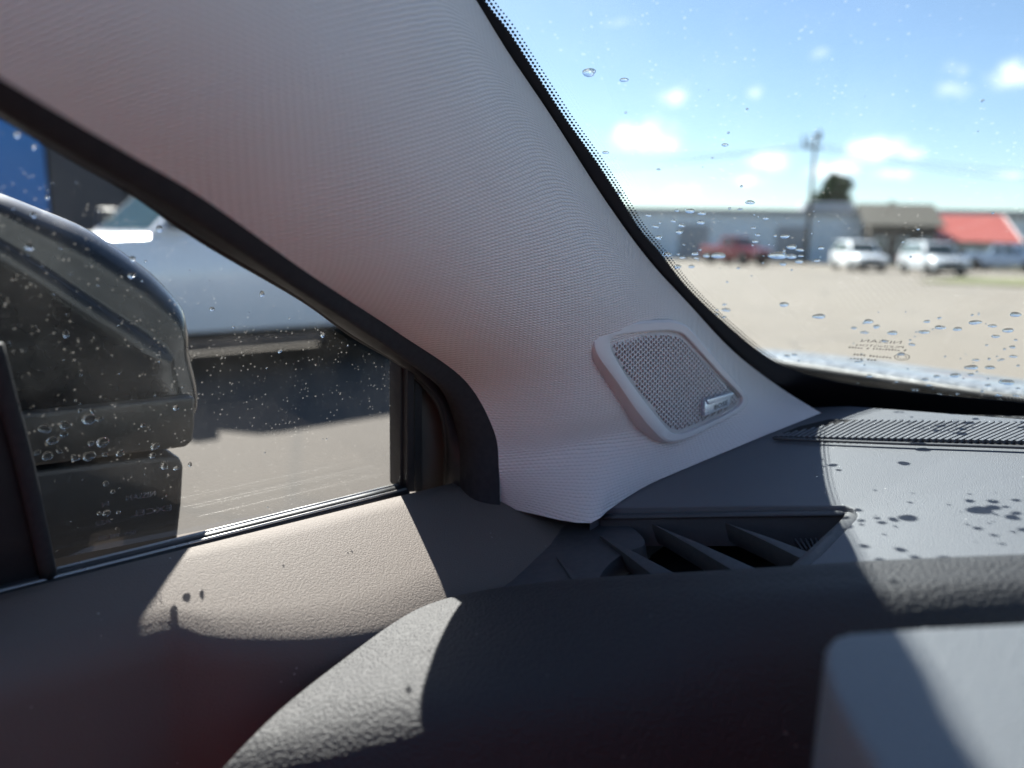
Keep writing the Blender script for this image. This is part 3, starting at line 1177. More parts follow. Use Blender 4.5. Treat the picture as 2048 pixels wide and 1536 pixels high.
osk = []
for i, (wx, wy) in enumerate(W_PX):
    gp = sw(*G_PX0[i], -.016)
    wp = ws(wx + 6, wy, -.012)
    nn = ((C - gp).normalized() + (C - wp).normalized()).normalized()
    osk.append([gp.lerp(wp, k / 8) - nn * (.022 * math.sin(math.pi * k / 8)) for k in range(9)])
osk = [[q_ - ZV * .5 for q_ in osk[0]], [q_ - ZV * .08 for q_ in osk[0]]] + osk
v, f = loft(osk, 40, 9)
link('pillar_skin', solid(mesh('pillar_skin', v, f), .002), M['p_silver'], PIL)

# ---- tweeter speaker on the pillar
OUT = [(1188, 690), (1190, 672), (1200, 659), (1223, 648), (1276, 641), (1334, 638), (1364, 643), (1385, 657), (1422, 701), (1466, 753), (1493, 785), (1499, 803), (1488, 820), (1452, 841), (1393, 871), (1364, 883), (1338, 886), (1317, 873), (1276, 826), (1232, 762), (1199, 718)]
INN = [(1221, 690), (1223, 680), (1230, 674), (1242, 670), (1278, 665), (1330, 661), (1352, 663), (1371, 671), (1404, 706), (1446, 752), (1480, 787), (1486, 799), (1479, 813), (1447, 832), (1388, 860), (1366, 868), (1349, 867), (1334, 857), (1296, 811), (1253, 752), (1226, 706)]
samp = [on_pillar(*q_)[0] for q_ in ((1200, 700), (1290, 645), (1380, 660), (1440, 730), (1480, 800), (1420, 850), (1340, 880), (1270, 815), (1345, 760))]
samp = [s_ for s_ in samp if s_ is not None]
cen_t = sum(samp, Vector()) / len(samp)
# best plane through the sampled pillar surface
nb = Vector()
for i in range(len(samp) - 1):
    nb += (samp[i] - cen_t).cross(samp[(i + 1) % (len(samp) - 1)] - cen_t)
TN = nb.normalized()
if TN.dot(C - cen_t) < 0:
    TN = -TN
TK = max(TN.dot(s_) for s_ in samp) + .0018


def tw(px, py, off=0.0):
    return hit(px, py, TN, TK + off)


NB = 96


def closed_curve(pts, n):
    m_ = len(pts)
    out = []
    for i in range(n):
        t_ = m_ * i / n
        a_ = int(t_) % m_
        f_ = t_ - int(t_)
        p0, p1_, p2, p3 = pts[(a_ - 1) % m_], pts[a_], pts[(a_ + 1) % m_], pts[(a_ + 2) % m_]
        out.append(.5 * ((2 * p1_) + (p2 - p0) * f_ + (2 * p0 - 5 * p1_ + 4 * p2 - p3) * f_ * f_ + (3 * p1_ - p0 - 3 * p2 + p3) * f_ ** 3))
    return out


oc = closed_curve([tw(*q_) for q_ in OUT], NB)
ic = closed_curve([tw(*q_) for q_ in INN], NB)
bz = []
bz += [o_.lerp(i_, -.03) - TN * .014 for o_, i_ in zip(oc, ic)]
bz += [o_.lerp(i_, -.01) - TN * .0035 for o_, i_ in zip(oc, ic)]
bz += [o_.lerp(i_, .10) - TN * .0008 for o_, i_ in zip(oc, ic)]
bz += [o_.lerp(i_, .30) for o_, i_ in zip(oc, ic)]
bz += [o_.lerp(i_, .90) for o_, i_ in zip(oc, ic)]
bz += [o_.lerp(i_, 1.0) - TN * .0004 for o_, i_ in zip(oc, ic)]
bz += [o_.lerp(i_, 1.03) - TN * .003 for o_, i_ in zip(oc, ic)]
SPK = link('tweeter_speaker', crisp(mesh('tweeter_speaker', bz, grid_faces(7, NB, True)), 28), M['bezel'], CAR, label='rounded plastic surround of the pillar speaker')
cup = [v - TN * .008 for v in ic]
link('speaker_cup', mesh('speaker_cup', cup, [tuple(range(NB))], False), M['cup'], SPK)
# perforated grille: every hole is cut
gx = (tw(1440, 752) - tw(1240, 752)).normalized()
gx = (gx - TN * gx.dot(TN)).normalized()
gy = TN.cross(gx).normalized()
if gy.z < 0:
    gy = -gy
poly2 = [((v - cen_t).dot(gx), (v - cen_t).dot(gy)) for v in ic]
gcx = sum(q_[0] for q_ in poly2) / NB
gcy = sum(q_[1] for q_ in poly2) / NB


def inside(x_, y_, poly):
    r_ = False
    j_ = len(poly) - 1
    for i_ in range(len(poly)):
        if (poly[i_][1] > y_) != (poly[j_][1] > y_) and x_ < (poly[j_][0] - poly[i_][0]) * (y_ - poly[i_][1]) / (poly[j_][1] - poly[i_][1]) + poly[i_][0]:
            r_ = not r_
        j_ = i_
    return r_


def edge_dist(x_, y_, poly):
    best = 9
    for i_ in range(len(poly)):
        ax_, ay_ = poly[i_]
        bx_, by_ = poly[(i_ + 1) % len(poly)]
        dx_, dy_ = bx_ - ax_, by_ - ay_
        t_ = max(0, min(1, ((x_ - ax_) * dx_ + (y_ - ay_) * dy_) / (dx_ * dx_ + dy_ * dy_ + 1e-12)))
        best = min(best, math.hypot(x_ - ax_ - dx_ * t_, y_ - ay_ - dy_ * t_))
    return best


GP = .0030
vs, fs = [], []
G0 = cen_t + TN * (TK - TN.dot(cen_t))


def gpt(x_, y_, dz):
    ed = edge_dist(x_, y_, poly2) if inside(x_, y_, poly2) else 0
    drop = .0022 * (1 - min(1, ed / .006)) ** 2
    return G0 + gx * x_ + gy * y_ - TN * (.0012 + drop + dz)


xs = [q_[0] for q_ in poly2]
ys = [q_[1] for q_ in poly2]
KX = .78
nx = int((max(xs) - min(xs)) / (GP * .866 * KX)) + 2
ny = int((max(ys) - min(ys)) / GP) + 3
for c_ in range(nx):
    for r_ in range(ny):
        hx, hy = min(xs) + c_ * GP * .866 * KX, min(ys) + (r_ + .5 * (c_ % 2)) * GP
        if not inside(hx, hy, poly2) or edge_dist(hx, hy, poly2) < GP * .40:
            continue
        hole = edge_dist(hx, hy, poly2) > GP * .80
        R6 = GP / math.sqrt(3)
        b0 = len(vs)
        outer = []
        for a_ in range(12):
            an = RAD(30 * a_)
            rr = R6 if a_ % 2 == 0 else R6 * math.cos(RAD(30))
            outer.append((hx + math.cos(an) * rr * KX, hy + math.sin(an) * rr))
        if not hole:
            vs += [gpt(x_, y_, 0) for x_, y_ in outer]
            fs.append(tuple(range(b0, b0 + 12)))
            continue
        rh = GP * .385
        inner = [(hx + math.cos(RAD(30 * a_)) * rh * KX, hy + math.sin(RAD(30 * a_)) * rh) for a_ in range(12)]
        vs += [gpt(x_, y_, 0) for x_, y_ in outer]
        vs += [gpt(x_, y_, .0001) for x_, y_ in inner]
        vs += [gpt(x_, y_, .0012) for x_, y_ in inner]
        for a_ in range(12):
            n_ = (a_ + 1) % 12
            fs.append((b0 + a_, b0 + n_, b0 + 12 + n_, b0 + 12 + a_))
            fs.append((b0 + 12 + a_, b0 + 12 + n_, b0 + 24 + n_, b0 + 24 + a_))
link('speaker_grille', mesh('speaker_grille', vs, fs, False), M['grille'], SPK, kind='stuff', label='perforated metal speaker grille')
ring_a = [v.lerp(cen_t, -.02) - TN * .0032 for v in ic]
ring_b = [v + (G0 + gx * gcx + gy * gcy - v).normalized() * .0028 - TN * .0018 for v in ic]
link('grille_rim', mesh('grille_rim', ring_a + ring_b, grid_faces(2, NB, True)), M['grille'], SPK)
# chrome badge
bq = [(1411, 801), (1464, 785), (1459, 812), (1410, 833)]
bt = [tw(*q_, .0022) for q_ in bq]
bdg = link('badge', prism('badge', bt, -TN * .0035, .0006, 2), M['chrome'], SPK)
btop = [tw(*q_, .0024) for q_ in ((1411, 800), (1464, 784), (1466, 791), (1416, 809))]
link('badge_lip', prism('badge_lip', [v + TN * .0012 for v in btop], -TN * .002, .0004, 2), M['chrome'], SPK)
fn_t = lambda px, py, off: tw(px, py, .0024)
glass_text('BOSE', 1428, 820, 1455, 809, .0042, M['ink'], SPK, fn_t, (tw(1430, 800) - tw(1429, 815)).normalized())

# ---- door seal around the window opening
MID = [(921, 1000, .436), (920, 950, .436), (916, 878, .434), (888, 790, .418), (830, 729, .385), (720, 651, .338), (600, 563, .300), (410, 436, .256), (264, 345, .230), (146, 277, .212), (0, 188, .192), (-220, 55, .170)]
G_PX = [(888, 996), (890, 940), (889, 872), (872, 800), (806, 727), (700, 662), (600, 590), (410, 478), (264, 378), (146, 309), (0, 221), (-220, 88)]
Dl = [at(*q_) for q_ in D_PX]
Ml = [at(*q_) for q_ in MID]
Gl = [sw(px, py, .004) for (px, py) in G_PX]
N_ = 90
dl, ml, gl_ = curve(Dl, N_), curve(Ml, N_), curve(Gl, N_)


def band(a_, b_, bulge, n=9, lip=0.0):
    out = []
    for i in range(N_):
        t_ = (a_[min(i + 1, N_ - 1)] - a_[max(i - 1, 0)]).normalized()
        w_ = b_[i] - a_[i]
        nn_ = t_.cross(w_).normalized()
        if nn_.dot(C - a_[i]) < 0:
            nn_ = -nn_
        for k in range(n):
            u = k / (n - 1)
            out.append(a_[i] + w_ * u + nn_ * (bulge * math.sin(math.pi * u)))
    return mesh('band', out, grid_faces(N_, n))


# door panel is the door's main mesh
EDGE = []
for (px, py, zz) in ((240, 1308, -.164), (420, 1290, -.164), (600, 1268, -.163), (760, 1225, -.160), (890, 1160, -.156), (1000, 1105, -.152), (1140, 1050, -.148)):
    e_ = hit(px, py, ZV, C.z + zz) - C
    EDGE.append((e_.dot(FV), min(.344, e_.dot(LV))))
EDGE = [(-.4, EDGE[0][1] + .004), (-.15, EDGE[0][1] + .002)] + EDGE + [(EDGE[-1][0] + .05, EDGE[-1][1] - .003)]
print('EDGE', EDGE)


def edge_l(f):
    for i in range(len(EDGE) - 1):
        if f <= EDGE[i + 1][0]:
            break
    p4 = [Vector((a_[0], a_[1], 0)) for a_ in EDGE]
    lo, hi = 0.0, len(EDGE) - 1.0
    for _ in range(30):
        m_ = (lo + hi) / 2
        if cr(p4, m_).x < f:
            lo = m_
        else:
            hi = m_
    return cr(p4, lo).y


NF, PR = 70, []
for i in range(NF):
    f = -.22 + (.33 + .22) * i / (NF - 1)
    le = edge_l(f)
    ze = -.1382 - .24 * (.346 - le) - .004
    sec = [Vector((f, .3385, -.162)), Vector((f, .3380, -.1455)), Vector((f, .3345, -.1432))]
    for u in (.15, .3, .45, .6, .75, .88):
        sec.append(Vector((f, .3345 + (le - .3345) * u, -.1432 + (ze + .1432) * u ** 1.15)))
    rr = .012
    for a_ in (15, 35, 55, 75, 90):
        sec.append(Vector((f, le + rr * .35 - rr * math.sin(RAD(a_)), ze - rr * 1.2 * (1 - math.cos(RAD(a_))) - .001)))
    sec += [Vector((f, le - .010, ze - .06)), Vector((f, le - .012, ze - .16)), Vector((f, le + .02, ze - .4)), Vector((f, le + .03, ze - .8))]
    PR.append([car(*s_) for s_ in sec])
ncol = len(PR[0])
DOOR = link('front_door', mesh('front_door', [v for r in PR for v in r], grid_faces(NF, ncol)), M['door'], CAR, label='brown grey leather grained top of the front door')
o = link('weatherstrip', band(dl, ml, .006), M['felt'], DOOR)
o = link('window_frame', band(ml, gl_, .003), M['rubber'], DOOR)
lip = [g_ + SNn * -.002 for g_ in gl_]
link('glass_run_seal', tube('glass_run_seal', lip, .0022, seg=8), M['rubber'], DOOR)
# window glass
fq = [sw(-420, 1235), sw(835, 985), sw(930, 700), sw(660, 460), sw(146, 160), sw(-420, -160)]
link('window_glass', prism('window_glass', [q_ + SNn * .004 for q_ in fq], SNn * .004), M['window'], DOOR, label='dusty rain speckled side window')
# quarter trim in front of the division bar
qt = [sw(838, 1000, -.002), sw(930, 1000, -.002), sw(930, 780, -.002), sw(838, 690, -.002)]
link('quarter_panel', prism('quarter_panel', qt, SNn * .003), M['quarter'], DOOR)
# division bar: three ridges
for (xa_, xb_, off, nm) in ((801, 814, .006, 'division_bar'), (815, 829, .010, 'division_bar'), (830, 845, .005, 'division_bar')):
    q4 = [sw(xa_, 700, off), sw(xb_, 712, off), sw(xb_ + 1, 985, off), sw(xa_ - 1, 985, off)]
    link(nm, prism(nm, q4, SNn * .012, .0012), M['rubber'], DOOR)


# belt seals along the foot of the glass
def belt(pa_, pb_, off, r1, r2, mat, nm):
    pts = [sw(*pa_, off).lerp(sw(*pb_, off), i / 8) for i in range(9)]
    link(nm, tube(nm, pts, r1, r2), mat, DOOR)


belt((-300, 1242), (812, 966), .003, .0011, .0011, M['belt_bright'], 'belt_strip')
belt((-300, 1254), (818, 974), .006, .003, .0024, M['belt_dark'], 'belt_seal')
belt((-300, 1258), (812, 978), .0105, .0008, .0008, M['belt_bright'], 'belt_strip')
belt((-300, 1268), (815, 984), .011, .0024, .002, M['belt_dark'], 'belt_seal')
# dark upright post at the rear end of the visible glass
pq = [sw(-5, 700, .006), sw(34, 830, .006), sw(68, 950, .006), sw(122, 1165, .006), sw(92, 1190, .006), sw(-420, 1320, .006), sw(-420, 700, .006)]
link('window_post', prism('window_post', pq, SNn * .012, .002), M['rubber'], DOOR)
st_ = [sw(-14, 690, .009), sw(15, 800, .009), sw(52, 940, .009), sw(100, 1162, .009)]
link('post_trim', tube('post_trim', curve(st_, 14), .0032, .0024, up=-SNn), M['felt'], DOOR)
# stamped markings on the side glass (seen from behind)
upS = (sw(200, 1000) - sw(200, 1010)).normalized()
swt = lambda px, py, off: sw(px, py, off - .001)
for (tx, xa_, ya_, xb_, yb_, hh) in (('NISSAN', 312, 992, 252, 1002, .0042), ('N', 219, 1012, 204, 1015, .0042), ('EXCEL', 345, 1020, 262, 1034, .0046),
                                     ('AS2', 222, 1046, 190, 1052, .0034), ('509  M5-02', 272, 1068, 196, 1081, .0030)):
    glass_text(tx, xa_, ya_, xb_, yb_, hh, M['etch'], DOOR, swt, upS)

# ---- door mirror outside
ML = .446


def ml_(px, py, dl_=0.0):
    return hit(px, py, LV, LV.dot(C) + ML + dl_)


def mirror_layer(pts, dl_, grow=1.0, cen_=(60, 640)):
    return [ml_(cen_[0] + (px - cen_[0]) * grow, cen_[1] + (py - cen_[1]) * grow, 0) + LV * dl_ for px, py in pts]


SIL = [(398, 850), (401, 700), (399, 655), (390, 616), (356, 572), (308, 528), (206, 459), (100, 413), (0, 374), (-120, 338), (-230, 330), (-300, 380), (-330, 500), (-330, 680), (-310, 880), (70, 872)]
LN1 = [(370, 850), (372, 712), (368, 676), (352, 652), (310, 622), (268, 594), (180, 540), (90, 487), (0, 436), (-110, 384), (-210, 372), (-275, 412), (-300, 510), (-300, 680), (-285, 880), (70, 870)]
LN2 = [(345, 850), (346, 740), (338, 716), (318, 696), (280, 668), (235, 640), (160, 590), (80, 535), (0, 486), (-100, 432), (-190, 414), (-245, 446), (-270, 530), (-270, 690), (-258, 878), (70, 868)]
NM = 120


def layer(pts, dl_, s=1.0):
    return closed_curve(mirror_layer(pts, dl_, s), NM)


lay = []
mixl = lambda A_, B_, t_: [(a_[0] + (b_[0] - a_[0]) * t_, a_[1] + (b_[1] - a_[1]) * t_) for a_, b_ in zip(A_, B_)]
lay += [layer(LN2, .001, .2), layer(LN2, .000, .6), layer(LN2, .0, .985), layer(LN2, .0012, 1.0)]
for t_ in (.3, .6, 1.0):
    lay.append(layer(mixl(LN2, LN1, t_), .0012 + .0032 * t_))
for t_ in (.08, .25, .45, .65, .82, .94, 1.0):
    lay.append(layer(mixl(LN1, SIL, t_), .0045 + .030 * (1 - math.sqrt(max(0, 1 - t_ * t_)))))
lay += [layer(SIL, .06, 1.0), layer(SIL, .14, .96), layer(SIL, .19, .84), layer(SIL, .21, .6)]
vs = [v for l_ in lay for v in l_]
fs = grid_faces(len(lay), NM, True) + [tuple(range(NM)), tuple(range((len(lay) - 1) * NM, len(lay) * NM))]
MIR = link('door_mirror', mesh('door_mirror', vs, fs), M['piano'], CAR, label='glossy black housing of the door mirror outside the window')
sk = [(380, 788), (380, 840), (376, 876), (362, 888), (300, 896), (60, 926), (-150, 950), (-300, 960), (-300, 845), (70, 819)]
link('mirror_skirt', prism('mirror_skirt', mirror_layer(sk, -.009), LV * .17, .006, 3), M['satin'], MIR)
ft = [(350, 906), (358, 925), (354, 1000), (346, 1072), (330, 1130), (-200, 1260), (-200, 960), (70, 935), (290, 908)]
link('mirror_foot', prism('mirror_foot', mirror_layer(ft, -.009), LV * .11, .006, 3), M['satin'], MIR)
mgc = [ml_(-335, 420) + LV * .02, ml_(-335, 800) + LV * .02, ml_(-335, 800) + LV * .19, ml_(-335, 420) + LV * .19]
link('mirror_glass', prism('mirror_glass', [v - FV * .006 for v in mgc], FV * .004), M['mirror'], MIR)

# ---- dashboard
pad_px = [(1180, 1032), (1240, 985), (1390, 915), (1510, 865), (1560, 840), (1610, 815), (1700, 812), (2048, 838), (2400, 872), (2500, 1190), (1560, 1172), (1640, 1112), (1712, 1038), (1716, 1029), (1708, 1017), (1690, 1011), (1500, 1011), (1210, 1014)]
DASH = link('dashboard', prism('dashboard', [dp(*q_) for q_ in pad_px], -ZV * .012, .0015, 3), M['pad'], CAR, label='dark grain dashboard top, sunlit on the right')
# front roll of the dash, leather grained
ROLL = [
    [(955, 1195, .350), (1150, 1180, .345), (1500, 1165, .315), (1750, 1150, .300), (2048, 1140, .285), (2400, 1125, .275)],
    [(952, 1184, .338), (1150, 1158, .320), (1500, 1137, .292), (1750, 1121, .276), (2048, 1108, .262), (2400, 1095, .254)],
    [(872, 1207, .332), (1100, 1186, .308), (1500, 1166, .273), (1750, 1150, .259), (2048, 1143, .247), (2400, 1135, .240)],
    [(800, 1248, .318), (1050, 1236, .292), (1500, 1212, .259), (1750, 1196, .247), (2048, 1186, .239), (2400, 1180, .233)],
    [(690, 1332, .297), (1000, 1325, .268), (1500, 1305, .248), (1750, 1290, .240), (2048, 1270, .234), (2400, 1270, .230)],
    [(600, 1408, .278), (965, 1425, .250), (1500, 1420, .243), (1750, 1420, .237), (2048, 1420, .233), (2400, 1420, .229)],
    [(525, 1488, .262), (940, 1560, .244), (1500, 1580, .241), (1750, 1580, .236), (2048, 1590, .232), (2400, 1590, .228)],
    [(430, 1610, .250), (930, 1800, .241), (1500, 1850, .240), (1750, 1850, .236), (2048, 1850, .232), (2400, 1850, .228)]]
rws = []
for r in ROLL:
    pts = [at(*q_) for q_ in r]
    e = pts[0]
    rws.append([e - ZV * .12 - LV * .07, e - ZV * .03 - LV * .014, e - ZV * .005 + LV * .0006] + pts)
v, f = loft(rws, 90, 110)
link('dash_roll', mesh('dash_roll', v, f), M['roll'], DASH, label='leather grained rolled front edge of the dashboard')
# dark end cap between dash and door
cap = [car(.33, .262, -.185), car(.20, .262, -.215), car(.02, .25, -.28), car(.02, .25, -.7), car(.33, .262, -.7)]
link('dash_end', prism('dash_end', cap, -LV * .01), M['darkplastic'], DASH)

# instrument hood, lower right
hp = [(1700, 1262), (1850, 1252), (2048, 1243), (2400, 1228), (2400, 1800), (1900, 1800), (1800, 1600), (1720, 1480), (1668, 1390), (1650, 1330), (1652, 1290), (1670, 1270)]
HZ = C.z - .095
hz_ = [hit(px, py, ZV, HZ) for px, py in hp]
link('instrument_hood', prism('instrument_hood', hz_, -ZV * .09, .007, 4), M['hoodpad'], CAR, label='grey instrument hood blurred in the lower right corner')

# ---- side vent set into the dash
vp = [(1196, 1034, -.004, .5), (1400, 1030, -.0035, .5), (1640, 1026, -.003, .55), (1690, 1025, -.0036, .6), (1704, 1031, -.0038, .7), (1700, 1046, -.0036, .9), (1649, 1099, -.003, 1.05), (1594, 1153, -.003, 1.1)]
VENT = link('side_vent', tube('side_vent', curve([dp(*q_[:3]) for q_ in vp], 40), .0054, .0021, up=DNn, taper=[cr([Vector((q_[3], 0, 0)) for q_ in vp], 7 * i / 39).x for i in range(40)]), M['ventplastic'], CAR, label='black side window vent with four angled slats')
wallq = [dp(1200, 1036, -.004), dp(1690, 1030, -.004), dp(1690, 1030, -.004) - DNn * .016 - FV * .003, dp(1200, 1036, -.004) - DNn * .016 - FV * .003]
link('vent_back_wall', prism('vent_back_wall', wallq, FV * .004), M['ventplastic'], VENT)
wallr = [dp(1690, 1034, -.004), dp(1590, 1140, -.004), dp(1590, 1140, -.004) - DNn * .02, dp(1690, 1034, -.004) - DNn * .02]
link('vent_side_wall', prism('vent_side_wall', wallr, -LV * .004), M['ventplastic'], VENT)
flr = [dp(1150, 1010, -.04), dp(1760, 1000, -.04), dp(1700, 1180, -.04), dp(900, 1240, -.04)]
link('vent_duct', prism('vent_duct', flr, -ZV * .004), M['void'], VENT)
shelf = [dp(1170, 1022, -.0085)] + curve([dp(*q_, -.0085) for q_ in ((1236, 1034), (1262, 1052), (1286, 1074), (1287, 1090), (1262, 1100), (1230, 1118), (1205, 1144), (1190, 1180), (1184, 1230))], 30) + [dp(*q_, -.0085) for q_ in ((900, 1260), (930, 1190), (1060, 1100))]
link('vent_shelf', prism('vent_shelf', shelf, -DNn * .012, .0008, 2), M['ventplastic'], VENT)
filler = [dp(*q_, -.024) for q_ in ((960, 960), (1330, 960), (1330, 1060), (1180, 1160), (860, 1260), (900, 1080))]
link('dash_filler', prism('dash_filler', filler, -ZV * .01), M['darkplastic'], DASH)
SL = [((1111, 1112), (1168, 1164), (1150, 1170), -.0075), ((1197, 1069), (1362, 1152), (1318, 1160), -.006), ((1302, 1046), (1516, 1138), (1474, 1146), -.005), ((1448, 1044), (1624, 1106), (1604, 1118), -.0045)]
for (a_, br, bl, off) in SL:
    pa = dp(*a_, off)
    pr, pl = dp(*br, off), dp(*bl, off)
    top = [pa, pa.lerp(pr, .5) + DNn * .0006, pr, pl, pa.lerp(pl, .5) + DNn * .0004]
    link('slat', prism('slat', top, -DNn * .012 + FV * .002, .0007, 2), M['ventplastic'], VENT)
for i in range(7):
    t_ = i / 6
    pa, pb_ = dp(1590 + 62 * t_, 1077 - 2 * t_, -.014), dp(1605 + 50 * t_, 1098 - 4 * t_, -.016)
    link('duct_rib', plank('duct_rib', pa, pb_, (pb_ - pa).cross(DNn).normalized(), DNn, .0009, .002), M['ventplastic'], VENT)

# ---- windshield defroster strip: row of thin slanting slats at the back of the dash
df_px = [(1545, 874), (1600, 852), (1660, 838), (1800, 842), (2048, 856), (2300, 872), (2300, 905), (2048, 892), (1800, 884), (1640, 878)]
DEF = link('defroster_vent', prism('defroster_vent', [dp(*q_, .0012) for q_ in df_px], -DNn * .001), M['void'], CAR, label='ribbed black defroster outlet along the windshield')
proto = None
NS = 58
for i in range(NS):
    t_ = i / (NS - 1)
    xb_ = 1556 + (2330 - 1556) * t_ ** 1.12
    yb_ = 876 + (xb_ - 1556) * .0215
    k_ = min(1.0, (xb_ - 1540) / 110)
    pa = dp(xb_, yb_, .0016)
    pb_ = dp(xb_ + 66 * k_ * (1 + t_ * .5), yb_ - (36 + 2 * t_) * k_, .0016)
    link('slat', plank('slat', pa + DNn * .0014, pb_ + DNn * .0014, (pb_ - pa).cross(DNn).normalized(), DNn, .0017, .0024), M['pad'], DEF)
rim_ = curve([dp(1548, 877, .0022), dp(1640, 881, .0022), dp(1800, 887, .0022), dp(2048, 895, .0022), dp(2330, 908, .0022)], 20)
link('outlet_rim', tube('outlet_rim', rim_, .0011, .0009, up=DNn), M['ventplastic'], DEF)

# black sheet standing in for the darkness behind the dash, under the glass
gapq = [dp(1560, 852, -.006), dp(2500, 880, -.006), dp(2500, 846, -.012), dp(1560, 818, -.012)]
link('gap_dark_sheet', prism('gap_dark_sheet', gapq, -ZV * .01), M['void'], DASH)

# ---- own hood and wiper cowl in front of the glass
hd = []
for (f, z, w_) in ((.69, -.118, 0), (.71, -.112, 0), (.76, -.114, 0), (.84, -.122, .0), (.95, -.142, 0), (1.15, -.20, .02), (1.4, -.28, .05), (1.65, -.42, .1), (1.7, -.62, .1)):
    r = [car(f - .05, .56 - w_, z - .35), car(f, .545 - w_, z - .06), car(f, .50 - w_, z - .012), car(f, .40 - w_, z)]
    for k in range(1, 9):
        r.append(car(f, .40 - w_ - (1.74 - 2 * w_) * k / 8, z + .004 * math.sin(math.pi * k / 8)))
    hd.append(r)
v, f = loft(hd, 50, 50)
link('hood', mesh('hood', v, f), M['hoodpaint'], CAR, label='wet pale silver hood just beyond the windshield')
cq = [car(.40, .50, -.165), car(.40, -1.3, -.165), car(.70, -1.3, -.126), car(.70, .50, -.126)]
CW = link('wiper_cowl', prism('wiper_cowl', cq, -ZV * .03), M['cowl'], CAR)
link('cowl_lip', tube('cowl_lip', [car(.688, .48, -.116), car(.688, 0, -.115), car(.688, -1.2, -.116)], .004), M['rubber'], CW)

# ---- unseen rest of the cabin, put in to shade and tint the interior light
rf = []
for f in (-.20, -.5, -1.0, -1.6, -2.2, -2.5):
    zz = .285 - .02 * (f + 1.0) ** 2 + (0 if f > -.3 else .02)
    rf.append([car(f, .26 - .0 * f, zz - .05), car(f, .16, zz - .012), car(f, -.1, zz + .01), car(f, -.45, zz + .018), car(f, -.8, zz + .01), car(f, -1.06, zz - .012), car(f, -1.16, zz - .05)])
v, f = loft(rf, 20, 20)
link('headliner', solid(mesh('headliner', v, f), .03), M['headliner'], CAR)
link('floor', prism('floor', [car(.7, .36, -.98), car(.7, -1.26, -.98), car(-2.5, -1.26, -.98), car(-2.5, .36, -.98)], -ZV * .05), M['carpet'], CAR)
link('firewall', prism('firewall', [car(.58, .36, -.17), car(.58, -1.26, -.17), car(.62, -1.26, -.17), car(.62, .36, -.17)], -ZV * .8), M['darkplastic'], CAR)
link('passenger_door', prism('passenger_door', [car(.45, -1.2, -.14), car(-.7, -1.2, -.14), car(-.7, -1.28, -.14), car(.45, -1.28, -.14)], -ZV * .85, .02), M['darkplastic'], CAR)
link('rear_door_panel', prism('rear_door_panel', [car(-.24, .35, -.14), car(-2.4, .35, -.12), car(-2.4, .42, -.12), car(-.24, .42, -.14)], -ZV * .85, .02), M['darkplastic'], CAR)
link('tailgate', prism('tailgate', [car(-2.45, .36, .3), car(-2.45, -1.26, .3), car(-2.52, -1.26, .3), car(-2.52, .36, .3)], -ZV * 1.25, .02), M['darkplastic'], CAR)  # unseen; carried up to the roof to shut out fill from behind
link('rear_quarter', prism('rear_quarter', [car(-.95, -1.2, .28), car(-2.45, -1.2, .28), car(-2.45, -1.27, .28), car(-.95, -1.27, .28)], -ZV * 1.2, .02), M['darkplastic'], CAR)  # unseen; solid up to the roof to keep side fill out
link('rear_quarter', prism('rear_quarter', [car(-1.25, .30, .28), car(-2.45, .30, .28), car(-2.45, .36, .28), car(-1.25, .36, .28)], -ZV * .42, .02), M['darkplastic'], CAR)
M['fill_cut_glass'] = glass('far_window_glass', (.36, .38, .38))  # dark tint put in to cut fill light from the passenger side
link('passenger_window', prism('passenger_window', [car(.42, -1.22, -.14), car(-.95, -1.22, -.14), car(-.95, -1.12, .26), car(-.15, -1.12, .26)], -LV * .004), M['fill_cut_glass'], CAR)
S2 = link('passenger_seat', prism('passenger_seat', [car(-.2, -.55, -.52), car(-.2, -1.05, -.52), car(-.68, -1.05, -.56), car(-.68, -.55, -.56)], -ZV * .2, .05, 4), M['carpet'], CAR)
link('backrest', prism('backrest', [car(-.58, -.56, -.5), car(-.58, -1.04, -.5), car(-.76, -.98, .08), car(-.76, -.62, .08)], -FV * .14, .04, 4), M['carpet'], S2)
SEAT = link('driver_seat', prism('seat', [car(.06, .24, -.42), car(.06, -.28, -.42), car(-.46, -.28, -.5), car(-.46, .24, -.5)], -ZV * .18, .05, 4), M['carpet'], CAR)
link('backrest', prism('backrest', [car(-.24, .15, -.48), car(-.24, -.36, -.48), car(-.36, -.33, .15), car(-.36, .13, .15)], -FV * .14, .04, 4), M['seat'], SEAT)  # unseen; red and set close to tint and dim the pillar's light
link('bounce_blocker', prism('bounce_blocker', [car(-.04, .275, -.19), car(-.04, .235, -.19), car(-.30, .235, -.10), car(-.30, .275, -.10)], -ZV * .5, .015, 3), M['carpet'], SEAT)  # unseen blocker, added to keep red bounce off the door
link('bounce_screen', prism('bounce_screen', [car(-.20, .172, -.5), car(-.56, .172, -.5), car(-.56, .172, .18), car(-.32, .172, .18)], -LV * .012), M['carpet'], SEAT)  # added dark sheet over the red backrest's side, stops bounce onto the door
link('headrest', prism('headrest', [car(-.36, .1, .14), car(-.36, -.16, .14), car(-.38, -.14, .26), car(-.38, .08, .26)], -FV * .10, .03, 4), M['seat'], SEAT)

# ================================================================== RAIN
x = NT('water')
gb = x.n('ShaderNodeBsdfGlass')
gb.inputs['IOR'].default_value = 1.33
gb.inputs['Roughness'].default_value = 0.0
gb.inputs['Color'].default_value = (.97, .99, 1, 1)
wt = x.n('ShaderNodeBsdfTransparent')
wx_ = x.n('ShaderNodeMixShader')
wx_.inputs[0].default_value = .28
x.t.links.new(gb.outputs[0], wx_.inputs[1])
x.t.links.new(wt.outputs[0], wx_.inputs[2])
x.t.links.new(wx_.outputs[0], x.out.inputs['Surface'])
M['water'] = x.m


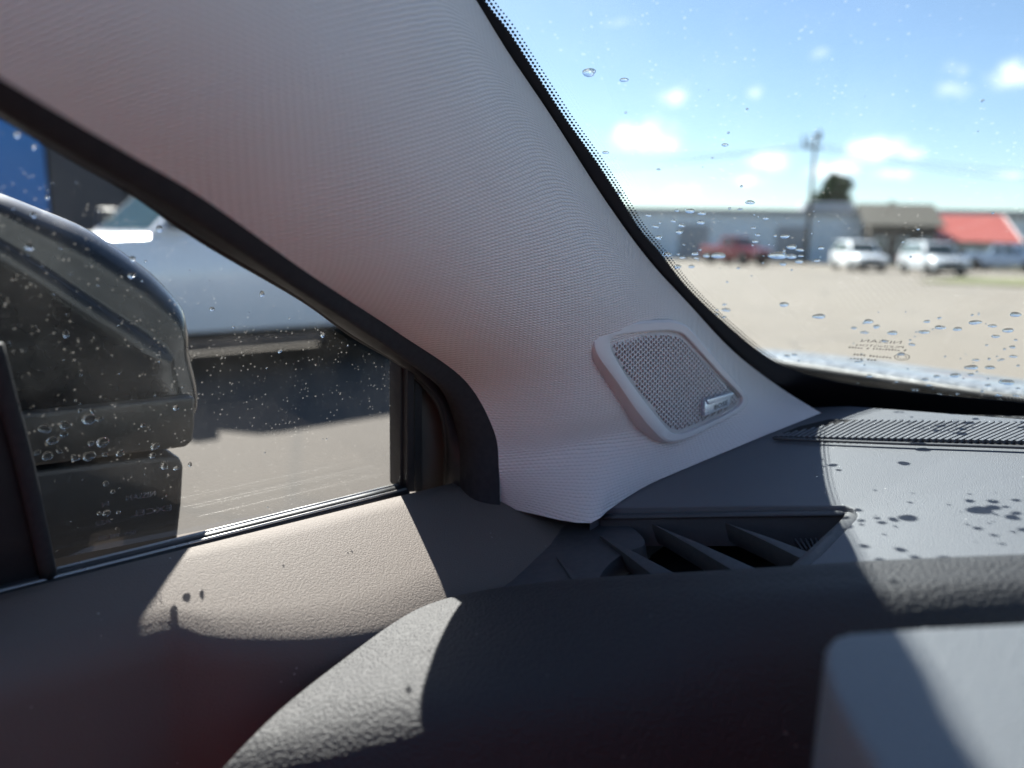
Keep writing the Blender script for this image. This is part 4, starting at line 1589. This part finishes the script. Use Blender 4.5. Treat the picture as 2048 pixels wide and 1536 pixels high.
def drop_geo(cen_, out, ex, ey, r, hgt, wob, n=14, rings=5):
    """flat-bottomed bead sitting on the outer face of the glass"""
    vs_, fs_ = [], []
    ph = [random.uniform(0, 6.28) for _ in range(3)]
    for k in range(rings):
        a_ = (k / rings) * math.pi / 2
        rr = math.cos(a_)
        for i in range(n):
            t_ = 2 * math.pi * i / n
            w_ = 1 + wob * (math.sin(2 * t_ + ph[0]) * .5 + math.sin(3 * t_ + ph[1]) * .35)
            vs_.append(cen_ + ex * (math.cos(t_) * r * rr * w_) + ey * (math.sin(t_) * r * rr * w_) + out * (hgt * math.sin(a_)))
    vs_.append(cen_ + out * hgt)
    top = len(vs_) - 1
    fs_ += grid_faces(rings, n, True)
    fs_ += [((rings - 1) * n + i, (rings - 1) * n + (i + 1) % n, top) for i in range(n)]
    fs_.append(tuple(range(n - 1, -1, -1)))
    return vs_, fs_


WDROPS = [(1178, 145, 36), (1248, 160, 22), (1211, 305, 17), (1450, 290, 17), (1317, 339, 11), (1237, 386, 16), (1500, 405, 22),
          (1297, 431, 16), (1354, 421, 12), (1380, 422, 24), (1404, 427, 19), (1311, 453, 18), (1347, 442, 14), (1363, 451, 18), (1402, 445, 20), (1359, 464, 18), (1317, 475, 18),
          (1480, 418, 12), (1507, 456, 11), (1516, 470, 12), (1510, 483, 15), (1531, 437, 15), (1334, 509, 20), (1390, 508, 17), (1393, 516, 12), (1365, 515, 14), (1437, 511, 32), (1413, 511, 18),
          (1556, 511, 40), (1582, 513, 28), (1570, 473, 22), (1584, 494, 26), (1600, 500, 20), (1602, 512, 14), (1598, 523, 20), (1566, 528, 16), (1642, 496, 15), (1634, 521, 15), (1355, 533, 18), (1383, 533, 16),
          (1449, 609, 12), (1452, 620, 22), (1434, 628, 11), (1448, 634, 12), (1568, 609, 23), (1638, 633, 27), (1737, 643, 23), (1753, 653, 16), (1708, 656, 14), (1729, 665, 18), (1785, 666, 21), (1848, 664, 25),
          (1854, 643, 15), (1880, 655, 26), (1915, 658, 20), (1950, 645, 27), (1985, 652, 19), (2016, 661, 24), (1991, 673, 18), (2031, 629, 25), (1879, 636, 11), (1824, 689, 16), (1769, 682, 14),
          (1574, 712, 14), (1589, 710, 13), (1802, 708, 17), (1739, 752, 17), (1850, 759, 15), (1911, 751, 23), (1874, 753, 15), (1943, 735, 30), (1980, 735, 22), (2025, 694, 15), (2027, 713, 18), (1952, 720, 16),
          (2004, 719, 12), (1976, 771, 14), (1997, 790, 16), (2014, 765, 32), (2032, 791, 14), (1858, 770, 15), (1830, 780, 17), (1879, 788, 11), (2036, 777, 11), (1942, 749, 14), (1715, 724, 12)]
wout = -WN
for (px, py, w) in WDROPS:
    c_ = ws(px, py, -.0091)
    dep = (c_ - C).dot(RM @ Vector((0, 0, -1)))
    r_ = .84 * w / 2 / FPX * dep
    asp = random.uniform(.5, .8)
    vs, fs = drop_geo(c_, wout, WU, WP * asp, r_, r_ * random.uniform(.24, .36), random.uniform(.05, .25))
    o = link('raindrop', mesh('raindrop', vs, fs), M['water'])
    tag(o, 'clear raindrop beaded on the outside of the windshield', 'raindrop', 'raindrops on the windshield')
SDROPS = [(319, 458, 15), (35, 270, 15), (68, 295, 9), (524, 588, 12), (424, 618, 10), (178, 838, 27), (130, 850, 20), (200, 838, 11), (90, 857, 22), (105, 881, 20), (128, 868, 14), (182, 886, 12), (205, 884, 24), (178, 912, 22),
          (95, 912, 20), (210, 909, 11), (240, 906, 16), (150, 916, 17), (305, 911, 13), (118, 902, 11), (75, 905, 12), (212, 967, 11), (226, 983, 10), (213, 1026, 16), (198, 1027, 9), (237, 1025, 8), (328, 931, 15), (353, 936, 13),
          (380, 929, 9), (58, 494, 16), (185, 821, 11), (160, 821, 9), (286, 850, 10), (265, 518, 11), (263, 551, 14), (132, 668, 13), (352, 815, 13), (310, 892, 16), (66, 270, 8), (95, 395, 9), (67, 430, 11), (645, 670, 10), (560, 702, 9), (485, 518, 10)]
for (px, py, w) in SDROPS:
    c_ = sw(px, py, -.0082)
    dep = (c_ - C).dot(RM @ Vector((0, 0, -1)))
    r_ = w / 2 / FPX * dep
    vs, fs = drop_geo(c_, SNn, FV, SNn.cross(FV).normalized() * random.uniform(.9, 1.25), r_, r_ * random.uniform(.34, .5), random.uniform(.05, .3))
    o = link('raindrop', mesh('raindrop', vs, fs), M['water'])
    tag(o, 'clear raindrop beaded on the outside of the side window', 'raindrop', 'raindrops on the side window')


def mist(name, label, n, pick, fn, off, out, ex, ey, cat):
    vs_, fs_ = [], []
    for _ in range(n):
        px, py, w = pick()
        c_ = fn(px, py, off)
        dep = (c_ - C).dot(RM @ Vector((0, 0, -1)))
        r_ = w / 2 / FPX * dep
        a_, b_ = drop_geo(c_, out, ex, ey, r_, r_ * .42, .15, 8, 3)
        k0 = len(vs_)
        vs_ += a_
        fs_ += [tuple(q_ + k0 for q_ in f_) for f_ in b_]
    me_ = bpy.data.meshes.new(name)
    me_.from_pydata(vs_, [], fs_)
    for p_ in me_.polygons:
        p_.use_smooth = True
    o_ = link(name, me_, M['water'])
    o_['kind'] = 'stuff'
    tag(o_, label, cat)
    return o_


def pick_w():
    while True:
        px, py = random.uniform(1250, 2150), random.uniform(60, 800)
        lim = (1250 - 956) * 0 + 1000 + py * .62
        if px < lim + 40:
            continue
        if random.random() < (.95 if 410 < py < 540 and px < 1660 else (.75 if py > 620 and px > 1700 else .05)):
            return px, py, random.uniform(2.5, 7)


def pick_s():
    while True:
        px, py = random.uniform(-60, 800), random.uniform(200, 1120)
        if py < 240 + px * .62 or py > 1150 - (px + 60) * .2:
            continue
        if random.random() < (.9 if px < 390 else .35):
            return px, py, random.uniform(2.2, 5.5)


mist('fine_rain_spots', 'scattering of tiny water spots across the windshield', 110, pick_w, ws, -.0091, wout, WU, WP, 'water spots')
mist('fine_rain_spots', 'scattering of tiny water spots across the side window', 75, pick_s, sw, -.0082, SNn, FV, SNn.cross(FV).normalized(), 'water spots')
